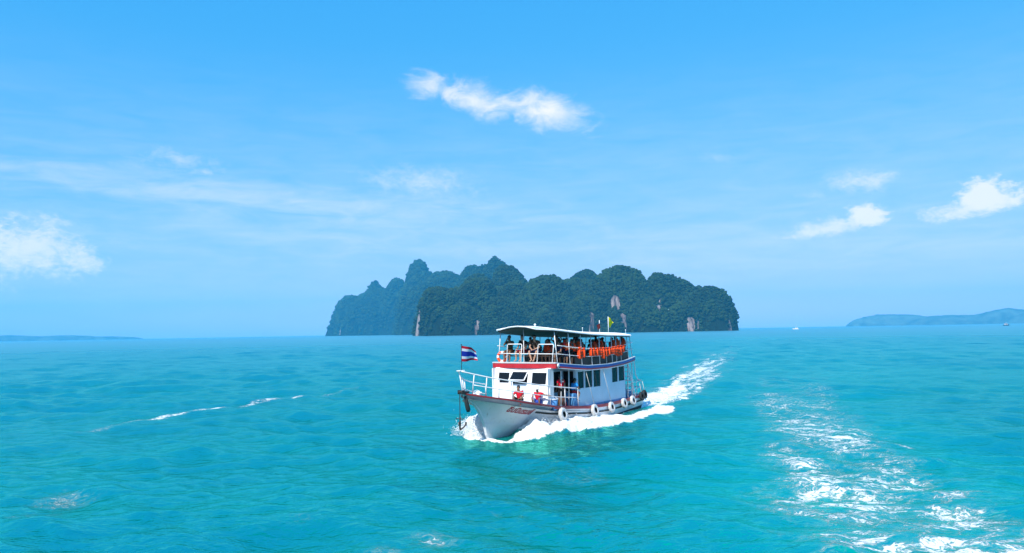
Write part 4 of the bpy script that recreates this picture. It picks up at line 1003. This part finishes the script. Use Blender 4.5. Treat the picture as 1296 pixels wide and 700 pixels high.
    mb.pillow(jaw + lk * .070 - upn * .004, (.008, .024, .006), rot, e=1, nu=8, nv=6)
    out['face'] = mb.mesh(name + '_face'); out['face'].materials.append(None)
    mb = MB(); hat = Matrix.Translation(skull + upn * .035) @ rot.to_4x4(); mb.lathe([(.112, -.01), (.112, .03), (.095, .075), (.05, .098), (0, .104)], 20, hat)
    mb.pillow(skull + upn * .03 + lk * .125, (.075, .080, .010), rot, e=.8); mb.lathe([(.112, -.012), (.145, -.02), (.146, -.012), (.112, 0)], 20, hat)
    out['cap'] = mb.mesh(name + '_cap'); out['cap'].materials.append(None)
    # a worn jacket: two front panels, a back panel and a collar
    ax = (J['chest'] - J['pel']).normalized(); sd = (J['shL'] - J['shR']).normalized(); fw = sd.cross(ax).normalized(); fr_ = Matrix((fw, sd, ax)).transposed(); c = lerp(J['pel'], J['chest'], .72)
    mb = MB()
    for s in (-1, 1): mb.pillow(c + fw * .150 + sd * s * .098, (.060, .092, .235), fr_, e=.6)
    mb.pillow(c - fw * .150, (.060, .185, .245), fr_, e=.55)
    for s in (-1, 1): mb.pillow(c + sd * s * .19 + ax * .02, (.13, .035, .15), fr_, e=.6); mb.pillow(c + sd * s * .10 + ax * .245, (.17, .05, .035), fr_, e=.7)
    mb.pillow(c - fw * .11 + ax * .30, (.05, .12, .07), fr_, e=.7)
    out['life_jacket'] = mb.mesh(name + '_jacket'); out['life_jacket'].polygons.foreach_set('use_smooth', [True] * len(out['life_jacket'].polygons)); out['life_jacket'].materials.append(None)
    return out
def J_(pel, chest, neck, sh, el, wr, ha, hip, kn, an, toe):
    d = dict(pel=pel, chest=chest, neck=neck)
    for k, v in dict(sh=sh, el=el, wr=wr, ha=ha, hip=hip, kn=kn, an=an, toe=toe).items():
        if len(v) == 2: d[k + 'L'], d[k + 'R'] = v
        else: d[k + 'L'] = v; d[k + 'R'] = (v[0], -v[1], v[2])
    return d
POSE = {}
POSE['sit'] = make_pose('sit', J_((0, 0, .53), (.03, 0, .87), (.05, 0, 1.05), (.03, .185, .99), (.10, .25, .72), (.30, .15, .62), (.40, .13, .60), (.02, .09, .50), (.44, .13, .49), (.42, .13, .09), (.57, .15, .04)))
POSE['sit_camera'] = make_pose('sit_camera', J_((0, 0, .53), (.05, 0, .87), (.09, 0, 1.05), (.06, .185, .99), (.26, .24, .82), (.30, .07, 1.06), (.31, .03, 1.13), (.02, .09, .50), (.44, .15, .49), (.40, .15, .09), (.55, .17, .04)))
POSE['sit_lean'] = make_pose('sit_lean', J_((0, 0, .53), (.14, 0, .84), (.23, 0, 1.00), (.17, .185, .95), (.24, .26, .68), (.42, .06, .58), (.50, .02, .57), (.02, .09, .50), (.44, .20, .50), (.46, .06, .09), (.60, .08, .04)), (1, .2, -.3))
POSE['stand'] = make_pose('stand', J_((0, 0, .96), (.01, 0, 1.28), (.03, 0, 1.47), (0, .19, 1.41), (-.02, .25, 1.13), (.10, .24, .90), (.13, .23, .81), (0, .09, .91), (.02, .11, .49), (-.01, .12, .08), (.14, .14, .035)))
POSE['stand_arms_up'] = make_pose('stand_arms_up', J_((0, 0, .96), (.01, 0, 1.28), (.03, 0, 1.47), (0, .19, 1.41), (.12, .36, 1.50), (.10, .22, 1.70), (.09, .16, 1.76), (0, .10, .91), (.02, .14, .49), (-.01, .16, .08), (.14, .18, .035)))
POSE['stand_work'] = make_pose('stand_work', J_((0, 0, .96), (.06, 0, 1.27), (.12, 0, 1.45), (.07, .19, 1.39), (.20, .26, 1.13), (.42, .16, 1.08), (.51, .13, 1.07), (0, .10, .91), (.03, .12, .49), (-.01, .13, .08), (.14, .15, .035)), (1, 0, -.35))
POSE['squat'] = make_pose('squat', J_((0, 0, .26), (.07, 0, .60), (.12, 0, .78), (.08, .19, .72), (.22, .30, .48), (.40, .18, .40), (.48, .14, .39), (.02, .10, .25), (.36, .22, .47), (.30, .17, .08), (.44, .20, .035)), (1, -.1, -.25))
POSE['squat_reach'] = make_pose('squat_reach', J_((0, 0, .26), (.06, 0, .60), (.10, 0, .78), (.07, .19, .72), ((.05, .42, .62), (.22, -.28, .48)), ((.06, .66, .60), (.40, -.16, .40)), ((.06, .75, .60), (.48, -.12, .39)), (.02, .10, .25), (.36, .22, .47), (.30, .17, .08), (.44, .20, .035)), (1, .1, -.3))
POSE['perch'] = make_pose('perch', J_((0, 0, .72), (.10, .03, 1.04), (.19, .04, 1.21), (.13, .19, 1.15), (.26, .24, .90), (.42, .10, .86), (.50, .06, .85), (.02, .09, .69), (.40, .16, .66), (.22, .17, .24), (.36, .19, .19)), (1, .3, -.3))
TONE = [pmat(f'skin tone {k}', c, 0.5, spec=0.3) for k, c in enumerate([(.42, .24, .16), (.30, .16, .10), (.22, .115, .07), (.50, .31, .22)])]
CL = {k: pmat(k + ' cloth', c, 0.85, var=0.15, vscale=8, spec=0.15) for k, c in dict(red=(.68, .014, .035), darkred=(.20, .012, .022), blue=(.03, .34, .85), navy=(.012, .018, .060), black=(.012, .012, .014), grey=(.10, .10, .105), white=(.70, .70, .70), olive=(.06, .065, .03), brown=(.09, .05, .03), pink=(.45, .12, .16), teal=(.02, .12, .14), blueshorts=(.03, .07, .36)).items()}
M['hair'] = pmat('black hair', (0.010, 0.009, 0.009), 0.55); M['hairbrown'] = pmat('dark brown hair', (0.030, 0.018, 0.012), 0.55)
M['eye'] = pmat('dark eye and mouth line', (0.05, 0.025, 0.02), 0.4)
def person(pose, x, y, z, yaw, label, shirt, shorts, tone=1, hair='hair', jacket=False, cap=None, scale=1.0, group=None):
    r_ = empty('person', x, y, z, yaw); r_.scale = (scale,) * 3
    def part(nm, me, mat):
        o = bpy.data.objects.new(nm, me); COL.objects.link(o); o.parent = r_; o.material_slots[0].link = 'OBJECT'; o.material_slots[0].material = mat; return o
    S = POSE[pose]; bd = part('body', S['body'], TONE[tone]); part('shirt', S['shirt'], CL[shirt]); part('shorts', S['shorts'], CL[shorts])
    part('hair', S['hair'], M[hair]); part('face_features', S['face'], M['eye'])
    if jacket: part('life_jacket', S['life_jacket'], M['orange'])
    if cap: part('cap', S['cap'], CL[cap])
    return tag(r_, label, 'person', group)
D = R(1)
# front bench on the upper deck
zf = 3.70
person('sit_camera', 4.58, -1.28, zf, 8 * D, 'passenger at the starboard end of the upper front row, raising a camera', 'olive', 'brown', 2, scale=1.14)
person('sit', 4.60, -0.38, zf, -6 * D, 'passenger in a dark top and red shorts seated in the upper front row', 'black', 'darkred', 0, 'hairbrown', scale=1.16)
person('sit_lean', 4.56, 0.50, zf, 4 * D, 'broad passenger in brown seated with bare legs in the middle of the upper front row', 'brown', 'navy', 0, scale=1.20)
person('stand_arms_up', 3.75, 1.35, 3.52, 10 * D, 'person in black standing under the awning with both arms raised', 'black', 'black', 2, scale=.93)
person('sit', 3.9, 1.62, 3.55, -30 * D, 'passenger in navy beside the arms-up person, behind the port front rail frame', 'navy', 'black', 2)
person('stand', 3.1, -0.85, 3.46, 180 * D, 'person in grey standing with their back to the upper front row', 'grey', 'navy', 2, scale=.93)
person('sit', 3.62, 0.72, 3.56, -10 * D, 'passenger in a life jacket on the second bench, beside the arms-up person', 'darkred', 'black', 1, jacket=True, scale=1.06)
person('sit_lean', 3.60, 0.02, 3.56, 12 * D, 'passenger in teal on the second bench, behind the upper front row', 'teal', 'black', 2, scale=1.06)
# port side of the upper deck, seated on lockers with their backs to the rail
ords = ['first', 'second', 'third', 'fourth', 'fifth', 'sixth', 'seventh', 'eighth']
cols = ['navy', 'black', 'grey', 'black', 'teal', 'black', 'navy', 'brown']
person('stand_work', 3.45, 1.70, udeck_z(3.45) - .03, 75 * D, 'passenger in red and an orange life jacket standing at the port rail', 'red', 'navy', 1, jacket=True, scale=.90)
person('stand_work', 2.75, 1.72, udeck_z(2.75) - .03, 110 * D, 'passenger in grey and an orange life jacket standing at the port rail', 'grey', 'black', 1, 'hairbrown', jacket=True, scale=.88)
for k, (x, yw) in enumerate(((2.10, -80), (1.35, -95), (0.62, -85), (-0.72, -100), (-1.55, -80), (-2.45, -95), (-3.30, -88), (-3.95, -100))):
    person(('sit', 'sit', 'sit_lean')[k % 3], x, 1.45 - .05 * (k % 2), udeck_z(x) + .26, yw * D, f'{ords[k]} seated passenger aft of the two standing at the upper port rail', cols[k], 'black', 1 + k % 2, ('hair', 'hairbrown')[k % 2], jacket=k not in (2, 5), scale=1 + .04 * ((k * 7) % 3 - 1))
person('sit', -4.75, 1.50, udeck_z(-4.75) + .22, -80 * D, 'passenger wearing an orange life jacket at the stern end of the port bench', 'grey', 'navy', 1, jacket=True)
for k, x in enumerate((1.9, 0.2, -1.9, -3.7)):
    person('sit', x, -1.42, udeck_z(x) + .26, 90 * D, f'{ords[k]} passenger from the bow on the upper starboard bench, facing port', ('black', 'teal', 'grey', 'navy')[k], 'black', 2)
person('stand', -0.15, 0.35, udeck_z(0) - .03, 60 * D, 'tall person in black standing amidships under the awning', 'black', 'black', 2, scale=.98)
for k, (x, y, ps, c_) in enumerate(((2.75, 0.25, 'sit', 'black'), (2.1, -0.25, 'sit', 'navy'), (1.5, 0.2, 'stand', 'black'), (-1.3, 0.2, 'sit', 'grey'), (-2.1, -0.2, 'sit', 'black'), (-2.9, 0.25, 'sit_lean', 'teal'), (-3.6, 0.1, 'stand', 'black'))):
    person(ps, x, y, udeck_z(x) + (.0 if ps == 'stand' else .10), (20 - 40 * (k % 2)) * D, f'{ords[k]} passenger from the bow in the middle row under the awning', c_, 'black', 2, jacket=k % 2 == 0, scale=.94 if ps == 'stand' else 1.06)
# crew on the fore part
dz_ = lambda x: sheer(x) - .17
person('squat', 7.60, 1.22, dz_(7.6) + .06, 12 * D, 'bareheaded crewman in a red shirt sitting on the foredeck', 'red', 'black', 1)
person('squat_reach', 5.98, 1.38, dz_(6.0) + .14, 8 * D, 'crewman in red shirt and white cap on the foredeck, one arm stretched out', 'red', 'blueshorts', 2, cap='white')
sred = person('stand', 4.30, 1.84, 1.24, -115 * D, 'crewman in a red shirt standing with back turned beside the wheelhouse', 'red', 'black', 2, scale=1.02)
mb = MB()
for k in range(3): mb.box((-.142 + .004 * k, .07 - .07 * k, 1.335), (.012, .045, .06), bev=.004)
mb.build('shirt_print', CL['white'], sred)
person('perch', 2.95, 1.84, 1.22, 160 * D, 'crewman in a bright blue shirt and dark red shorts perched on a deck box', 'blue', 'darkred', 2)
person('squat', 3.72, 1.72, 1.06, -60 * D, 'crewman in red crouching low beside the one in blue', 'red', 'darkred', 2)
person('stand', -4.85, 0.95, .84, 100 * D, 'person in a dark red shirt standing by the companion ladder at the stern', 'darkred', 'black', 2)
MB().box((4.30, 1.74, 1.125), (.62, .62, .22), bev=.02).build('deck_step', M['palewall'], boat)
MB().box((2.93, 1.76, 1.38), (.50, .56, .94), bev=.02).build('deck_box', M['bluepatch'], boat)
# life jackets hung over the upper port rail
jm = MB()
for s in (-1, 1): jm.pillow((s * .105, .055, -.30), (.100, .062, .255), e=.6); 
jm.pillow((0, -.055, -.28), (.20, .055, .25), e=.6); jm.pillow((0, 0, .015), (.17, .10, .045), e=.7)
jmesh = jm.mesh('jacket_shell'); jmesh.polygons.foreach_set('use_smooth', [True] * len(jmesh.polygons)); jmesh.materials.append(M['orange'])
sm = MB()
for z in (-.20, -.38): sm.box((0, .118, z), (.40, .012, .03))
smesh = sm.mesh('jacket_strap'); smesh.materials.append(M['black'])
rj = random.Random(5)
for k, x in enumerate((2.52, 2.06, 1.18, 0.80, 0.30, -0.08, -0.50, -0.95, -1.38, -1.84, -2.32, -2.74, -3.2, -3.66)):
    o = empty('life_jacket', x, udeck_b(x) - .07, udeck_z(x) + .965, rj.uniform(-.35, .35)); s_ = rj.uniform(.84, 1.06); o.scale = (s_ * rj.uniform(.85, 1.1), s_, s_ * rj.uniform(.85, 1.12)); o.rotation_euler.y = rj.uniform(-.10, .10)
    for nm, me in (('shell', jmesh), ('strap', smesh)):
        c = bpy.data.objects.new(nm, me); COL.objects.link(c); c.parent = o
    tag(o, 'orange life jacket hanging empty over the upper port rail', 'life jacket', 'life jackets hung over the upper port rail')

# ------------------------------------------------------------------ spray thrown up by the bow
rs = np.random.RandomState(21); P = []; Rd = []
def burst(n, fx, spread, r0, r1):
    for _ in range(n):
        x, y, z = fx(); x += rs.normal(0, spread); y += rs.normal(0, spread); z = z + rs.normal(0, spread * .7)
        p = bw(x, y, max(z, .03)); P.append(p); Rd.append(r0 * (r1 / r0) ** rs.rand() ** 1.6)
def port():
    x = 7.0 - 5.8 * rs.rand() ** 1.2; wd_ = np.interp(x, [2, 6.3, 8.3], [1.2, 1.25, .5]); top_ = np.interp(x, [1.3, 4, 6.6, 7.6, 8.4], [.30, .55, .80, .70, .25])
    a = rs.rand(); return x, float(hullw(x)) + .3 + wd_ * a, top_ * (1 - (2 * a - .8) ** 2) * rs.rand() ** .6
def star():
    a = rs.rand(); x = 9.2 - 2.6 * rs.rand(); return x, -float(hullw(x)) - .15 - 1.8 * a, (1.15 - .55 * a) * rs.rand() ** .7 * np.interp(x, [6.5, 8.4, 9.3], [.7, 1, .35])
burst(3000, port, .11, .008, .035); burst(3200, star, .14, .008, .038)
burst(900, port, .30, .010, .03); burst(700, star, .32, .010, .03)
def stern(): 
    x = -7.8 - 7 * rs.rand(); return x, rs.normal(0, 1.0), .35 * rs.rand()
burst(600, stern, .15, .02, .07)
spray_me = clump_mesh('spray', np.array([tuple(p) for p in P]), np.array(Rd), 5, .9, .25, False)
mat_spray = bpy.data.materials.new('white water spray'); mat_spray.use_nodes = True        # droplets pass light on as well as throwing it back
t = NT(mat_spray.node_tree); t.n.remove(t.n['Principled BSDF'])
df = t.node('ShaderNodeBsdfDiffuse'); df.inputs[0].default_value = (.92, .95, .96, 1); tl_ = t.node('ShaderNodeBsdfTranslucent'); tl_.inputs[0].default_value = (.92, .95, .96, 1)
mx = t.node('ShaderNodeMixShader'); mx.inputs[0].default_value = .45; t.l.new(df.outputs[0], mx.inputs[1]); t.l.new(tl_.outputs[0], mx.inputs[2]); t.l.new(mx.outputs[0], t.n['Material Output'].inputs['Surface'])
spray = link_mesh('spray', spray_me, mat_spray, smooth=True)
tag(spray, 'white spray flung up along the bow of the tour boat', 'spray', kind='stuff')

# ------------------------------------------------------------------ two small craft far off
def far_boat(az, dist, L, yaw, dark, label, mast):
    r_ = bpy.data.objects.new('motor_boat', None); COL.objects.link(r_); r_.location = (dist * math.sin(R(az)), dist * math.cos(R(az)), 0); r_.rotation_euler = (0, 0, yaw)
    hm = M['navy'] if dark else M['white']; mb = MB(); P = []
    for i in range(9):
        s = i / 8; x = L * (.5 - s); bb = L * .14 * min(1, (s * 2.4) ** .6 + .02); zt = L * (.11 + .07 * (1 - s) ** 2)
        P.append([(x - L * .04 * (1 - s), 0, -.3), (x, -bb * .8, 0.1), (x, -bb, zt), (x, 0, zt + .05), (x, bb, zt), (x, bb * .8, .1), (x - L * .04 * (1 - s), 0, -.3)])
    mb.grid(P); mb.add(P[-1][:-1], [tuple(range(6))]); mb.build('hull', hm, r_)
    mb = MB(); mb.add([(L * a, L * .10 * s, L * z) for s in (-1, 1) for a, z in ((-.30, .11), (.16, .12), (.06, .27), (-.28, .27))], [(0, 1, 2, 3), (7, 6, 5, 4), (0, 4, 5, 1), (1, 5, 6, 2), (2, 6, 7, 3), (3, 7, 4, 0)]); mb.build('cabin', M['white'], r_)
    MB().box((-L * .12, 0, L * .285), (L * .46, L * .25, L * .02)).build('cabin_roof', M['white'], r_)
    mb = MB()
    for s in (-1, 1): mb.box((-L * .10, s * L * .1015, L * .21), (L * .28, .06, L * .06))
    mb.build('window_band', M['glass'], r_)
    MB().tube([(-L * .05, 0, L * .29), (-L * .06, 0, L * (.29 + mast))], L * .008, 6).build('mast', M['trim'], r_)
    return tag(r_, label, 'boat')
M['navy'] = pmat('dark blue boat paint', (0.02, 0.03, 0.06), 0.4)
far_boat(20.6, 1700, 13.0, R(150), False, 'tiny white boat with a thin mast on the open horizon near the island', .55)
far_boat(33.25, 1900, 16.0, R(20), True, 'tiny dark-hulled boat with white cabin off the far wooded shore', .2)
